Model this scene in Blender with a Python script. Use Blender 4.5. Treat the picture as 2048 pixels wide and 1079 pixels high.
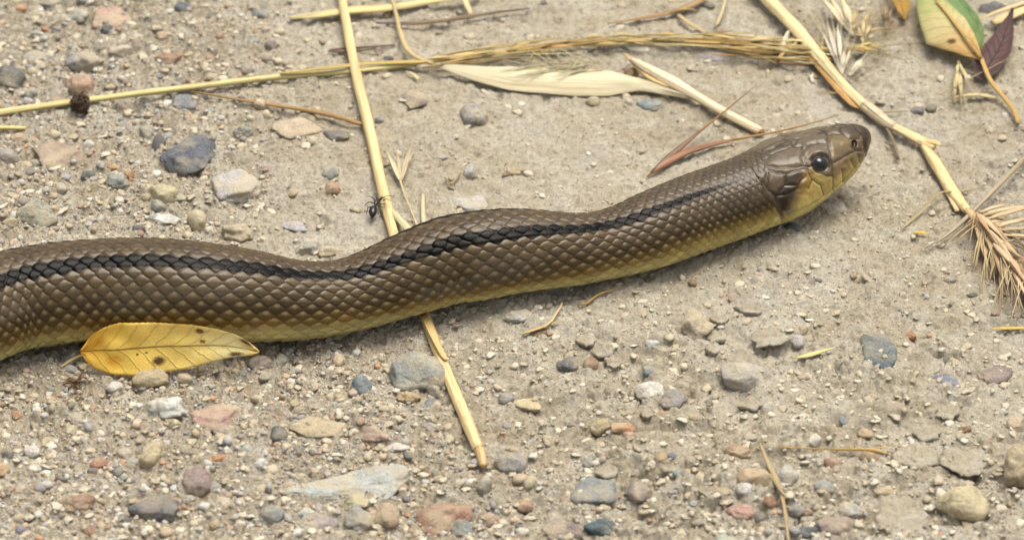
import bpy, bmesh, math, random
import numpy as np
from mathutils import Vector

for o in list(bpy.data.objects): bpy.data.objects.remove(o, do_unlink=True)
scene = bpy.context.scene
C = scene.collection
R = math.radians
MM = 0.001
# ------------------------------------------------------------------ camera
ELEV, DIST, SPAN = R(35.0), 1.5, 0.26          # look-down angle, metres to the middle, metres across the frame
FPX = 2048*DIST/SPAN
CAM = np.array([0, -DIST*math.cos(ELEV), DIST*math.sin(ELEV)])
FWD = np.array([0, math.cos(ELEV), -math.sin(ELEV)])
RGT = np.array([1.0, 0, 0]); UPV = np.array([0, math.sin(ELEV), math.cos(ELEV)])
cd = bpy.data.cameras.new('camera'); cam = bpy.data.objects.new('camera', cd); C.objects.link(cam)
cam.location = CAM; cam.rotation_euler = (math.pi/2-ELEV, 0, 0)
cd.sensor_width = 36; cd.lens = 36*DIST/SPAN; cd.clip_start = 0.05; cd.clip_end = 200
cd.dof.use_dof = True; cd.dof.focus_distance = 1.487; cd.dof.aperture_fstop = 22
scene.camera = cam
# ------------------------------------------------------------------ light
SUN_EL, SUN_AZ = R(74), R(40)                  # overcast: wide soft sun, high, behind and a little right of the snake
w = bpy.data.worlds.new('World'); scene.world = w; w.use_nodes = True
nt = w.node_tree; bg = nt.nodes['Background']
sky = nt.nodes.new('ShaderNodeTexSky'); sky.sky_type = 'NISHITA'; sky.sun_disc = False
sky.sun_elevation = SUN_EL; sky.sun_rotation = SUN_AZ; sky.dust_density = 6.0; sky.air_density = 1.0; sky.ozone_density = 0.6
hsv = nt.nodes.new('ShaderNodeHueSaturation'); hsv.inputs['Saturation'].default_value = .45    # cloud cover: a whiter sky
nt.links.new(sky.outputs[0], hsv.inputs['Color']); nt.links.new(hsv.outputs[0], bg.inputs[0]); bg.inputs[1].default_value = 0.105
sl = bpy.data.lights.new('sun', 'SUN'); sl.energy = 1.5; sl.angle = R(42); sl.color = (1.0, 0.94, 0.84)
so = bpy.data.objects.new('sun', sl); C.objects.link(so)
sd = Vector((math.sin(SUN_AZ)*math.cos(SUN_EL), math.cos(SUN_AZ)*math.cos(SUN_EL), math.sin(SUN_EL)))
so.rotation_euler = sd.to_track_quat('Z', 'Y').to_euler(); so.location = (0, 0.5, 2)
vs = scene.view_settings; vs.view_transform = 'Standard'; vs.look = 'None'; vs.gamma = 1; vs.exposure = 0.95; vs.use_curve_mapping = False
scene.render.engine = 'CYCLES'

# ------------------------------------------------------------------ helpers
rnd = random.Random(7); rng = np.random.default_rng(11)
def lin(c): return tuple(((v/255)/12.92 if v/255 <= .04045 else ((v/255+.055)/1.055)**2.4) for v in c)
ALB = 0.80
def col(r, g, b, k=ALB): return tuple(v*k for v in lin((r, g, b)))
def hash3(ix, iy, iz, seed):
    h = (ix.astype(np.int64)*374761393 + iy.astype(np.int64)*668265263 + iz.astype(np.int64)*2147483647 + seed*1274126177) & 0xffffffff
    h = ((h ^ (h >> 13))*1274126177) & 0xffffffff
    h = ((h ^ (h >> 16))*2246822519) & 0xffffffff
    return ((h ^ (h >> 15)) & 0xffffff)/float(0xffffff)
def vnoise(x, y, z=None, seed=0):
    x = np.asarray(x, float); y = np.asarray(y, float)
    z = np.zeros_like(x) if z is None else np.asarray(z, float)
    ix, iy, iz = np.floor(x), np.floor(y), np.floor(z)
    fx, fy, fz = x-ix, y-iy, z-iz
    fx, fy, fz = [f*f*f*(f*(f*6-15)+10) for f in (fx, fy, fz)]
    def L(a, b, t): return a+(b-a)*t
    c = lambda a, b, d: hash3(ix+a, iy+b, iz+d, seed)
    if not np.any(z): return L(L(c(0,0,0), c(1,0,0), fx), L(c(0,1,0), c(1,1,0), fx), fy)*2-1
    return L(L(L(c(0,0,0), c(1,0,0), fx), L(c(0,1,0), c(1,1,0), fx), fy), L(L(c(0,0,1), c(1,0,1), fx), L(c(0,1,1), c(1,1,1), fx), fy), fz)*2-1
def fbm(x, y, z=None, seed=0, octv=4, gain=.5):
    s = 0; a = 1.0; f = 1.0
    for k in range(octv):
        s = s+a*vnoise(np.asarray(x)*f+k*3.7, np.asarray(y)*f-k*1.3, None if z is None else np.asarray(z)*f, seed+k); a *= gain; f *= 2.03
    return s
def sstep(a, b, x):
    t = np.clip((x-a)/(b-a), 0, 1); return t*t*(3-2*t)
def project(P):                                # world points -> photo pixels, only to read off layout zones of the place
    P = np.asarray(P, float)-CAM
    d = P@FWD
    return 1024+FPX*(P@RGT)/d, 539.5-FPX*(P@UPV)/d
def ray(px, py):
    d = FWD*FPX+RGT*(px-1024)+UPV*(539.5-py); return d/np.linalg.norm(d)
def at(px, py, z=0.0):
    d = ray(px, py); return CAM+d*((z-CAM[2])/d[2])
PXM = SPAN/2048                                # metres per photo pixel in the middle

def link(name, me, parent=None, mat=None, color=None):
    o = bpy.data.objects.new(name, me); C.objects.link(o)
    if parent is not None: o.parent = parent
    if mat is not None and me is not None and len(me.materials) == 0: me.materials.append(mat)
    if color is not None: o.color = (*color, 1) if len(color) == 3 else color
    return o
def tag(o, label=None, cat=None, group=None, kind=None):
    for k, v in (('label', label), ('category', cat), ('group', group), ('kind', kind)):
        if v: o[k] = v
    return o
def empty(name, loc=(0, 0, 0)):
    o = bpy.data.objects.new(name, None); C.objects.link(o); o.location = loc; o.empty_display_size = .005
    return o
def mesh(name, V, F, uv=None, attrs=None, smooth=True):
    me = bpy.data.meshes.new(name)
    V = np.asarray(V, np.float32); F = [np.asarray(f) for f in F] if isinstance(F, list) else np.asarray(F)
    if isinstance(F, list):
        lens = np.array([len(f) for f in F]); loops = np.concatenate(F)
    else:
        lens = np.full(len(F), F.shape[1]); loops = F.ravel()
    me.vertices.add(len(V)); me.vertices.foreach_set('co', V.ravel())
    me.loops.add(len(loops)); me.loops.foreach_set('vertex_index', loops.astype(np.int32))
    me.polygons.add(len(lens)); me.polygons.foreach_set('loop_start', np.concatenate([[0], np.cumsum(lens)[:-1]]).astype(np.int32))
    me.polygons.foreach_set('use_smooth', np.full(len(lens), smooth))
    if uv is not None:
        l = me.uv_layers.new(name='UVMap'); l.data.foreach_set('uv', np.asarray(uv, np.float32)[loops].ravel())
    for k, a in (attrs or {}).items():
        a = np.asarray(a, np.float32)
        if a.ndim == 1:
            t = me.attributes.new(k, 'FLOAT', 'POINT'); t.data.foreach_set('value', a)
        else:
            t = me.attributes.new(k, 'FLOAT_COLOR', 'POINT'); t.data.foreach_set('color', np.concatenate([a, np.ones((len(a), 1), np.float32)], 1).ravel())
    me.update(calc_edges=True); me.validate()
    return me
def local(V):                                  # vertices about their own base point
    V = np.asarray(V, float); b = np.array([V[:, 0].mean(), V[:, 1].mean(), V[:, 2].min()]); return V-b, b
def crom(P, n):                                # Catmull-Rom through control rows
    P = np.asarray(P, float); m = len(P)
    Q = np.vstack([2*P[0]-P[1], P, 2*P[-1]-P[-2]])
    t = np.linspace(0, m-1, n); i = np.minimum(t.astype(int), m-2); f = (t-i)[:, None]
    a, b, c, d = Q[i], Q[i+1], Q[i+2], Q[i+3]
    return .5*(2*b+(c-a)*f+(2*a-5*b+4*c-d)*f**2+(3*b-a-3*c+d)*f**3)

# ------------------------------------------------------------------ materials
class NT:
    def __init__(s, name):
        s.m = bpy.data.materials.new(name); s.m.use_nodes = True; s.t = s.m.node_tree; s.b = s.t.nodes['Principled BSDF']
    def n(s, ty, **kw):
        x = s.t.nodes.new(ty)
        for k, v in kw.items(): setattr(x, k, v)
        return x
    def l(s, a, b): s.t.links.new(a, b)
    def noise(s, vec, scale, detail=4, rough=.55):
        x = s.n('ShaderNodeTexNoise'); x.inputs['Scale'].default_value = scale; x.inputs['Detail'].default_value = detail; x.inputs['Roughness'].default_value = rough
        if vec is not None: s.l(vec, x.inputs['Vector'])
        return x
    def ramp(s, fac, *stops):
        x = s.n('ShaderNodeValToRGB'); e = x.color_ramp.elements
        while len(e) < len(stops): e.new(.5)
        for el, (p, c) in zip(e, stops): el.position = p; el.color = (*c, 1) if len(c) == 3 else c
        s.l(fac, x.inputs[0]); return x.outputs[0]
    def mix(s, fac, a, b, mode='MIX'):
        x = s.n('ShaderNodeMix', data_type='RGBA', blend_type=mode)
        for sock, v in ((x.inputs[0], fac), (x.inputs[6], a), (x.inputs[7], b)):
            if hasattr(v, 'is_output'): s.l(v, sock)
            elif isinstance(v, (int, float)): sock.default_value = v
            else: sock.default_value = (*v, 1)
        return x.outputs[2]
    def math(s, op, a, b=0.0, c=None):
        x = s.n('ShaderNodeMath', operation=op)
        for sock, v in zip(x.inputs, (a, b, c) if c is not None else (a, b)):
            if hasattr(v, 'is_output'): s.l(v, sock)
            else: sock.default_value = v
        return x.outputs[0]
    def bump(s, h, dist, strength=1.0, prev=None):
        x = s.n('ShaderNodeBump'); x.inputs['Distance'].default_value = dist; x.inputs['Strength'].default_value = strength
        s.l(h, x.inputs['Height'])
        if prev is not None: s.l(prev, x.inputs['Normal'])
        return x.outputs[0]
    def done(s, colr, rough=.8, normal=None, spec=.5):
        if hasattr(colr, 'is_output'): s.l(colr, s.b.inputs['Base Color'])
        else: s.b.inputs['Base Color'].default_value = (*colr, 1)
        if hasattr(rough, 'is_output'): s.l(rough, s.b.inputs['Roughness'])
        else: s.b.inputs['Roughness'].default_value = rough
        s.b.inputs['Specular IOR Level'].default_value = spec
        if normal is not None: s.l(normal, s.b.inputs['Normal'])
        return s.m
G3 = lambda v: (v, v, v)
def m_ground():
    k = NT('dusty_ground'); tc = k.n('ShaderNodeTexCoord').outputs['Object']
    gm = k.n('ShaderNodeAttribute', attribute_name='gravel').outputs['Fac']
    big = k.noise(tc, 22, 5, .6); mid = k.noise(tc, 110, 6, .65); fine = k.noise(tc, 900, 5, .7)
    base = k.ramp(big.outputs[0], (.32, col(206, 191, 161)), (.48, col(219, 206, 178)), (.62, col(229, 219, 196)), (.75, col(219, 210, 190)))
    pale = k.ramp(mid.outputs[0], (.5, G3(0)), (.6, G3(1)))
    c = k.mix(k.math('MULTIPLY', pale, .6), base, col(240, 232, 210))
    grey = k.ramp(k.noise(tc, 65, 7, .75).outputs[0], (.52, G3(0)), (.62, G3(1)))
    c = k.mix(k.math('MULTIPLY', grey, .30), c, col(176, 168, 152))
    brown = k.ramp(k.noise(tc, 48, 5, .6).outputs[0], (.55, G3(0)), (.72, G3(1)))
    c = k.mix(k.math('MULTIPLY', brown, .4), c, col(182, 156, 116))
    # single sand grains, each with its own colour
    for sc, thr, amt in ((1500, .60, .8), (800, .70, .8), (2600, .5, .6)):
        v = k.n('ShaderNodeTexVoronoi'); v.inputs['Scale'].default_value = sc; k.l(tc, v.inputs['Vector'])
        sep = k.n('ShaderNodeSeparateColor'); k.l(v.outputs['Color'], sep.inputs[0])
        gcol = k.ramp(sep.outputs[0], (0, col(112, 106, 100)), (.12, col(160, 154, 146)), (.28, col(190, 146, 100)), (.45, col(214, 196, 158)), (.62, col(238, 230, 212)), (.78, col(176, 148, 120)), (.92, col(136, 130, 128)))
        on = k.ramp(sep.outputs[1], (thr-.02, G3(0)), (thr, G3(1)))
        ins = k.ramp(v.outputs['Distance'], (.32, G3(1)), (.48, G3(0)))
        fac = k.math('MULTIPLY', k.math('MULTIPLY', on, ins), k.math('MULTIPLY_ADD', gm, amt*.7, amt*.22))
        c = k.mix(fac, c, gcol)
    spec = k.ramp(fine.outputs[0], (.28, G3(.60)), (.44, G3(.96)), (.72, G3(1.16)))
    c = k.mix(1.0, c, spec, 'MULTIPLY')
    n1 = k.bump(fine.outputs[0], .0012, .8)
    n2 = k.bump(k.noise(tc, 2600, 4, .75).outputs[0], .0009, .95, n1)
    return k.done(c, .95, n2, .15)
def m_stone():
    k = NT('stone'); tc = k.n('ShaderNodeTexCoord').outputs['Object']
    oi = k.n('ShaderNodeObjectInfo'); 
    off = k.n('ShaderNodeVectorMath', operation='ADD'); k.l(tc, off.inputs[0])
    cx = k.n('ShaderNodeCombineXYZ'); k.l(oi.outputs['Random'], cx.inputs[0]); k.l(oi.outputs['Random'], cx.inputs[1]); k.l(cx.outputs[0], off.inputs[1])
    v = off.outputs[0]
    a = k.noise(v, 260, 6, .65); b = k.noise(v, 1100, 5, .7); d = k.noise(v, 120, 5, .6)
    c = k.mix(1.0, oi.outputs['Color'], k.ramp(a.outputs[0], (.3, G3(.72)), (.5, G3(1)), (.7, G3(1.22))), 'MULTIPLY')
    c = k.mix(1.0, c, k.ramp(b.outputs[0], (.3, G3(.75)), (.52, G3(1)), (.72, G3(1.2))), 'MULTIPLY')
    dust = k.ramp(d.outputs[0], (.44, G3(0)), (.58, G3(1)))
    c = k.mix(k.math('MULTIPLY', dust, oi.outputs['Alpha']), c, col(206, 190, 156))
    fl = k.n('ShaderNodeTexVoronoi'); fl.inputs['Scale'].default_value = 1500; k.l(v, fl.inputs['Vector'])
    c = k.mix(k.math('MULTIPLY', k.ramp(fl.outputs['Distance'], (.14, G3(1)), (.26, G3(0))), .45), c, k.ramp(k.noise(v, 700, 2).outputs[0], (.46, col(120, 112, 104)), (.54, col(222, 214, 196))))
    n = k.bump(a.outputs[0], .0016, .8); n = k.bump(b.outputs[0], .0008, .85, n)
    return k.done(c, .88, n, .2)
def m_grain():
    k = NT('gravel_grains'); at_ = k.n('ShaderNodeAttribute', attribute_name='tint').outputs['Color']
    tc = k.n('ShaderNodeTexCoord').outputs['Object']; b = k.noise(tc, 1600, 4, .7)
    c = k.mix(1.0, at_, k.ramp(b.outputs[0], (.3, G3(.75)), (.5, G3(1)), (.7, G3(1.18))), 'MULTIPLY')
    return k.done(c, .85, k.bump(b.outputs[0], .0004, .6), .25)
def m_mud():
    k = NT('dry_mud'); tc = k.n('ShaderNodeTexCoord').outputs['Object']; oi = k.n('ShaderNodeObjectInfo')
    a = k.noise(tc, 300, 6, .65); b = k.noise(tc, 1500, 4, .7)
    c = k.mix(1.0, oi.outputs['Color'], k.ramp(a.outputs[0], (.3, G3(.8)), (.5, G3(1)), (.7, G3(1.12))), 'MULTIPLY')
    c = k.mix(1.0, c, k.ramp(b.outputs[0], (.3, G3(.82)), (.5, G3(1)), (.7, G3(1.15))), 'MULTIPLY')
    n = k.bump(a.outputs[0], .0008, .6); n = k.bump(b.outputs[0], .0004, .7, n)
    return k.done(c, .95, n, .12)
def m_snake():
    k = NT('snake_skin'); a = k.n('ShaderNodeAttribute', attribute_name='tint').outputs['Color']
    tc = k.n('ShaderNodeTexCoord').outputs['Object']; b = k.noise(tc, 1300, 4, .65); d = k.noise(tc, 160, 4, .6)
    c = k.mix(1.0, a, k.ramp(b.outputs[0], (.3, G3(.84)), (.5, G3(1)), (.7, G3(1.14))), 'MULTIPLY')
    c = k.mix(1.0, c, k.ramp(d.outputs[0], (.32, G3(.86)), (.5, G3(1)), (.68, G3(1.14))), 'MULTIPLY')
    r = k.math('SUBTRACT', k.math('MULTIPLY_ADD', d.outputs[0], .2, .17), k.math('MULTIPLY', k.n('ShaderNodeAttribute', attribute_name='shield').outputs['Fac'], .07))
    m = k.done(c, r, k.bump(b.outputs[0], .00008, .6), .28)
    k.l(k.math('MULTIPLY_ADD', k.n('ShaderNodeAttribute', attribute_name='stripe').outputs['Fac'], -.2, .28), k.b.inputs['Specular IOR Level'])     # the black line is duller than the rest
    return m
def m_straw():
    k = NT('dry_straw'); uv = k.n('ShaderNodeTexCoord').outputs['UV']; oi = k.n('ShaderNodeObjectInfo')
    mp = k.n('ShaderNodeMapping'); mp.inputs['Scale'].default_value = (9, .35, 1); k.l(uv, mp.inputs[0])
    s = k.noise(mp.outputs[0], 1.0, 5, .6); mp2 = k.n('ShaderNodeMapping'); mp2.inputs['Scale'].default_value = (1, .5, 1); k.l(uv, mp2.inputs[0])
    t = k.noise(mp2.outputs[0], .55, 5, .65); q = k.noise(mp2.outputs[0], 3.2, 4, .6)
    c = k.mix(1.0, oi.outputs['Color'], k.ramp(s.outputs[0], (.32, G3(.52)), (.48, G3(1)), (.68, G3(1.25))), 'MULTIPLY')
    c = k.mix(k.math('MULTIPLY', k.ramp(t.outputs[0], (.52, G3(0)), (.7, G3(1))), .34), c, col(204, 164, 104))
    c = k.mix(k.math('MULTIPLY', k.ramp(q.outputs[0], (.60, G3(0)), (.74, G3(1))), .55), c, col(136, 112, 84))
    return k.done(c, .5, k.bump(s.outputs[0], .0008, .8), .35)
def m_leaf(name, stops, vein, spots, vamt=.28, mamt=.75):
    """UV: u across -1..1 (midrib 0), v along 0..1"""
    k = NT(name); uv = k.n('ShaderNodeTexCoord').outputs['UV']; sp = k.n('ShaderNodeSeparateXYZ'); k.l(uv, sp.inputs[0])
    u, v = sp.outputs[0], sp.outputs[1]
    mp = k.n('ShaderNodeMapping'); mp.inputs['Scale'].default_value = (1, 4, 1); k.l(uv, mp.inputs[0]); p = mp.outputs[0]
    n = k.noise(p, 1.6, 5, .6)
    c = k.ramp(k.math('MULTIPLY_ADD', k.math('SUBTRACT', n.outputs[0], .5), .5, v), *stops)
    fine = k.noise(p, 16, 4, .65)
    c = k.mix(1.0, c, k.ramp(fine.outputs[0], (.3, G3(.86)), (.5, G3(1)), (.7, G3(1.08))), 'MULTIPLY')
    au = k.math('ABSOLUTE', u)
    # side veins: slanted, curving lines from the midrib
    ph = k.math('SUBTRACT', k.math('MULTIPLY', v, 11), k.math('MULTIPLY', k.math('POWER', au, .8), 1.5))
    ph = k.math('ADD', ph, k.math('MULTIPLY', k.math('SUBTRACT', n.outputs[0], .5), .9))
    fr = k.math('ABSOLUTE', k.math('SUBTRACT', k.math('FRACT', ph), .5))
    sv = k.ramp(fr, (.0, G3(1)), (.045, G3(.6)), (.1, G3(0)))
    c = k.mix(k.math('MULTIPLY', sv, vamt), c, vein)
    mid = k.ramp(au, (.0, G3(1)), (.022, G3(.9)), (.05, G3(0)))
    c = k.mix(k.math('MULTIPLY', mid, mamt), c, vein)
    for (su, s_v, r, sc) in spots:
        dx = k.math('SUBTRACT', u, su); dy = k.math('MULTIPLY', k.math('SUBTRACT', v, s_v), 5)
        d = k.math('ADD', k.math('SQRT', k.math('ADD', k.math('MULTIPLY', dx, dx), k.math('MULTIPLY', dy, dy))), k.math('MULTIPLY', k.math('SUBTRACT', fine.outputs[0], .5), .16))
        c = k.mix(k.ramp(d, (r*.6, G3(.95)), (min(1, r*1.25), G3(0))), c, sc)
    h = k.math('ADD', k.math('MULTIPLY', sv, -.5), k.math('MULTIPLY', mid, -1))
    m = k.done(c, .5, k.bump(fine.outputs[0], .0003, .5, k.bump(h, .0004, .8)), .35)
    tr = k.n('ShaderNodeBsdfTranslucent'); k.l(c, tr.inputs[0]); ms = k.n('ShaderNodeMixShader'); ms.inputs[0].default_value = .35
    out = [n_ for n_ in k.t.nodes if n_.type == 'OUTPUT_MATERIAL'][0]; k.l(k.b.outputs[0], ms.inputs[1]); k.l(tr.outputs[0], ms.inputs[2]); k.l(ms.outputs[0], out.inputs[0])
    return m
def m_plain(name, c, rough, spec=.5):
    k = NT(name); oi = None; tc = k.n('ShaderNodeTexCoord').outputs['Object']; n = k.noise(tc, 2500, 4, .6)
    return k.done(k.mix(1.0, c, k.ramp(n.outputs[0], (.3, G3(.7)), (.5, G3(1)), (.7, G3(1.3))), 'MULTIPLY'), rough, k.bump(n.outputs[0], .0001, .3), spec)
M_GROUND, M_STONE, M_GRAIN, M_MUD, M_SNAKE, M_STRAW = m_ground(), m_stone(), m_grain(), m_mud(), m_snake(), m_straw()

# ------------------------------------------------------------------ ground
def gravelly(px, py):                          # how stony the place is: loose grit on the left and in front, dust on the right
    up = sstep(760, 260, px+.25*(py-240))*.95+.12
    fr = .25+.75*sstep(1250, 650, px+(900-py)*.6)+.30*sstep(800, 1000, py)
    t = sstep(470, 620, py+(px-700)*.18)
    return np.clip(up*(1-t)+fr*t, 0, 1)
def low(x, y):                                 # gentle swells, millimetres high
    return MM*(1.3*np.sin(x*31+.6)*np.cos(y*27+.2)+.8*np.sin(x*63+y*41+1.9)+.5*np.sin(-x*47+y*83))
def ground_height(X, Y):
    P = np.stack([X, Y, np.zeros_like(X)], -1); px, py = project(P)
    g = gravelly(px, py)
    near = sstep(.6, .3, np.hypot(X, Y))
    h = low(X, Y)*near
    h = h+near*MM*(.9*fbm(X*60, Y*60, seed=3, octv=3)+(.34+.46*g)*fbm(X*240, Y*260, seed=9, octv=3, gain=.6)+(.30+.26*g)*fbm(X*900, Y*800, seed=21, octv=2, gain=.8))
    # broken crust: thin plates with sharp lips, mostly in front on the right
    cr = sstep(560, 760, py-(px-1500)*.02)*sstep(900, 1300, px)
    n = fbm(X*75, Y*95, seed=40, octv=4, gain=.6)
    for lv, hh in ((-.12, .9), (.25, 1.0)):
        h = h+near*MM*hh*(.25+.75*cr)*sstep(lv-.02, lv+.02, n+.08*vnoise(X*700, Y*700, seed=44))
    # drying cracks
    ck = np.abs(fbm(X*55+5, Y*70, seed=61, octv=4, gain=.6)); m = cr*sstep(-.05, .25, vnoise(X*30, Y*30, seed=66))
    h = h-near*MM*2.4*sstep(.035, .008, ck)*m
    # pits and crumbs
    p = vnoise(X*330, Y*330, seed=71); h = h-near*MM*.9*sstep(.72, .92, p)
    q = vnoise(X*420+9, Y*420, seed=77); h = h+near*MM*.9*(.35+.65*g)*sstep(.55, .9, q)
    return h
def axis(lo, hi, step, far):
    a = np.arange(lo, hi+step/2, step); out = []; s = step*2; v = 0
    while v < far: v += s; out.append(v); s *= 1.42
    out = np.array(out); return np.concatenate([lo-out[::-1], a, hi+out])
gx = axis(-.158, .158, .00040, 25); gy = axis(-.128, .168, .00056, 25)
GX, GY = np.meshgrid(gx, gy); GZ = ground_height(GX, GY)
px_, py_ = project(np.stack([GX, GY, GZ], -1)); GM = gravelly(px_, py_); GM[np.hypot(GX, GY) > .5] = .4
nx, ny = len(gx), len(gy); idx = np.arange(nx*ny).reshape(ny, nx)
quads = np.stack([idx[:-1, :-1], idx[:-1, 1:], idx[1:, 1:], idx[1:, :-1]], -1).reshape(-1, 4)
ground = link('ground', mesh('ground', np.stack([GX, GY, GZ], -1).reshape(-1, 3), quads, attrs={'gravel': GM.ravel()}), mat=M_GROUND)
tag(ground, 'dusty tan ground of dried mud, sand and grit', 'ground', kind='structure')
def gh(x, y):
    i = int(np.clip(np.searchsorted(gx, x), 1, nx-1)); j = int(np.clip(np.searchsorted(gy, y), 1, ny-1)); return float(GZ[j-1:j+1, i-1:i+1].mean())
def ghm(x, y, r):                              # mean height within r
    i0, i1 = np.searchsorted(gx, [x-r, x+r]); j0, j1 = np.searchsorted(gy, [y-r, y+r]); return float(GZ[j0:j1+1, i0:i1+1].mean())
def on(px, py, up=0.0, r=.0015):               # the point of the ground seen at a photo pixel, lifted by `up` metres
    z = 0.0
    for _ in range(3):
        p = at(px, py, z+up); z = ghm(p[0], p[1], r)
    return at(px, py, z+up)

# ------------------------------------------------------------------ snake
ST = np.array([  # centre px, half thickness px, width/height, lift mm
 (-1150, 760, 3, 1.0, 0), (-1000, 800, 22, 1.0, 0), (-780, 860, 48, 1.03, 0), (-540, 860, 74, 1.05, 0), (-320, 780, 92, 1.06, 0), (-150, 682, 99, 1.06, 0),
 (0, 613, 101, 1.06, 0), (100, 592, 102, 1.06, 0), (200, 582, 101, 1.06, 0), (300, 581, 102, 1.06, 0), (400, 587, 100, 1.06, 0), (500, 595, 92, 1.06, 0),
 (600, 603, 79, 1.06, 0), (680, 596, 73, 1.06, 0), (740, 580, 75, 1.06, 0), (800, 557, 80, 1.06, 0), (850, 538, 84, 1.06, 0), (900, 522, 87, 1.06, 0), (950, 514, 88.5, 1.06, 0),
 (1000, 507, 86, 1.06, 0), (1050, 503, 82, 1.06, 0), (1100, 502, 77, 1.06, 0), (1150, 501, 72, 1.06, 0), (1200, 494, 68.5, 1.06, 0), (1250, 482, 71, 1.06, 0), (1300, 464, 76, 1.06, 0),
 (1350, 444, 78, 1.06, 0), (1400, 425, 79, 1.07, .1), (1450, 407, 79, 1.1, .4), (1500, 388, 78.5, 1.14, 1.0), (1540, 370, 78, 1.2, 1.8), (1575, 352, 75.5, 1.24, 2.6), (1610, 335, 70, 1.24, 3.4),
 (1640, 321, 63, 1.2, 4.0), (1668, 306, 55, 1.14, 4.6), (1692, 292.5, 45, 1.08, 5.2), (1711, 280, 34, 1.03, 5.6), (1723, 273, 25, 1.0, 5.9), (1731, 269, 18, 1.0, 6.1), (1735, 267, 10, 1.0, 6.2), (1736.2, 266.5, 2, 1.0, 6.2)], float)
se, ce = math.sin(ELEV), math.cos(ELEV)
rows = []
zneck = None
for (x, y, h, q, lf) in ST:
    sc = PXM
    b = h*sc/math.sqrt(q*q*se*se+ce*ce); a = q*b
    zc = .93*b-.0004
    for _ in range(3):
        p = at(x, y, zc); g = float(low(p[0], p[1]))+.0006
        if x >= 1450:
            if zneck is None: zneck = .93*b-.0004+g
            zc = zneck+lf*MM
        else: zc = .93*b-.0004+g
        sc = float((p-CAM)@FWD)*SPAN/DIST/2048; b = h*sc/math.sqrt(q*q*se*se+ce*ce); a = q*b
    p = at(x, y, zc); rows.append((*p, a, b, x))
SP = crom(np.array(rows), 4000)
seg = np.r_[0, np.cumsum(np.linalg.norm(np.diff(SP[:, :3], axis=0), axis=1))]
s_of_x = lambda x: np.interp(x, SP[:, 5], seg)
sA, sB, sE = s_of_x(-60), s_of_x(1500), seg[-1]
ss = np.concatenate([np.arange(0, sA, .0009), np.arange(sA, sB, .00027), np.arange(sB, sE, .00019), [sE]])
SC = np.stack([np.interp(ss, seg, SP[:, k]) for k in range(6)], 1)
for k in (3, 4): SC[:, k] = np.maximum(SC[:, k], 2e-5)
tip = sE-ss; 
Tn = np.gradient(SC[:, :3], ss, axis=0); Tn = np.stack([np.convolve(np.pad(Tn[:, k], 20, 'edge'), np.ones(41)/41, 'valid') for k in range(3)], 1)
Tn /= np.linalg.norm(Tn, axis=1)[:, None]
Bn = np.cross(Tn, [0, 0, 1]); Bn /= np.linalg.norm(Bn, axis=1)[:, None]      # points to the right flank (toward the viewer's side)
Nn = np.cross(Bn, Tn)
PX = SC[:, 5]
# where the black line runs on the flank: fraction from the top outline, turned into the roll of the body
sx = [-1200, 0, 150, 300, 450, 600, 700, 800, 900, 1000, 1100, 1200, 1300, 1400, 1480, 1560, 1740]
sf = [.25, .25, .22, .21, .19, .165, .17, .27, .315, .29, .24, .165, .23, .26, .24, .22, .22]
fr = np.interp(PX, sx, sf); fr = np.convolve(np.pad(fr, 60, 'edge'), np.ones(121)/121, 'valid')
STRIPE = 3.4; ROW = R(9.0); RS = 9.0/10.2
roll = (np.arccos(1-2*fr)-ELEV)-STRIPE*ROW
NT_ = 264
# denser rings of vertices on the flank facing the camera
t = np.linspace(-math.pi, math.pi, NT_, endpoint=False); th = t+.35*np.sin(t-R(55))*-1
th = np.sort((th+math.pi) % (2*math.pi)-math.pi)
TH, SS = np.meshgrid(th, ss); ncol = len(ss)
hd = sstep(1500, 1575, PX)[:, None]             # head-ness
ct, st_ = np.cos(TH), np.sin(TH)
n_exp = 2+.35*hd
rr = (np.abs(ct)**n_exp+np.abs(st_)**n_exp)**(-1/n_exp)
low_b = np.where(ct < 0, .93, 1.0)
ca, sa = ct*rr*low_b, st_*rr
# body slightly keeled along the back, cheeks fuller low down
sa = sa*(1-.05*np.maximum(ct, 0)**2*(1-hd))
cheek = np.exp(-((PX[:, None]-1565)/38)**2)*np.exp(-((np.abs(TH)-R(105))/.5)**2)
sa = sa*(1+.05*cheek)
A_, B_ = SC[:, 3][:, None], SC[:, 4][:, None]
POS = SC[:, None, :3]+Bn[:, None, :]*(A_*sa)[..., None]+Nn[:, None, :]*(B_*ca)[..., None]
TP = (TH-roll[:, None]+math.pi) % (2*math.pi)-math.pi      # angle from the spine
# outward normals
dS = np.gradient(POS, axis=0); dT = np.roll(POS, -1, 1)-np.roll(POS, 1, 1)
NRM = np.cross(dT, dS); NRM /= np.maximum(np.linalg.norm(NRM, axis=2), 1e-12)[..., None]
if np.mean(np.sum(NRM*(POS-SC[:, None, :3]), 2)) < 0: NRM = -NRM
pitch = np.interp(PX, [-1150, -600, 0, 600, 1050, 1200, 1300, 1430, 1500, 1600], [2.2, 3.6, 4.1, 4.1, 4.0, 3.7, 3.2, 2.35, 1.8, 1.6])*MM
Uc = np.concatenate([[0], np.cumsum(np.diff(ss)/((pitch[1:]+pitch[:-1])/2))])
V = TP/ROW; U = np.broadcast_to(Uc[:, None], V.shape)
U = U+.16*vnoise(U*.5, V*.5, seed=5); V = V+.07*vnoise(U*.7, V*.7+30, seed=6)
H = np.zeros_like(V); KI = np.zeros_like(V); KK = np.zeros_like(V); EDGE = np.zeros_like(V); AL = np.zeros_like(V); BL = np.zeros_like(V)
Hb = np.full_like(V, -1.0); H2 = np.full_like(V, -1.0)
kr = np.round(V)
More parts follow.
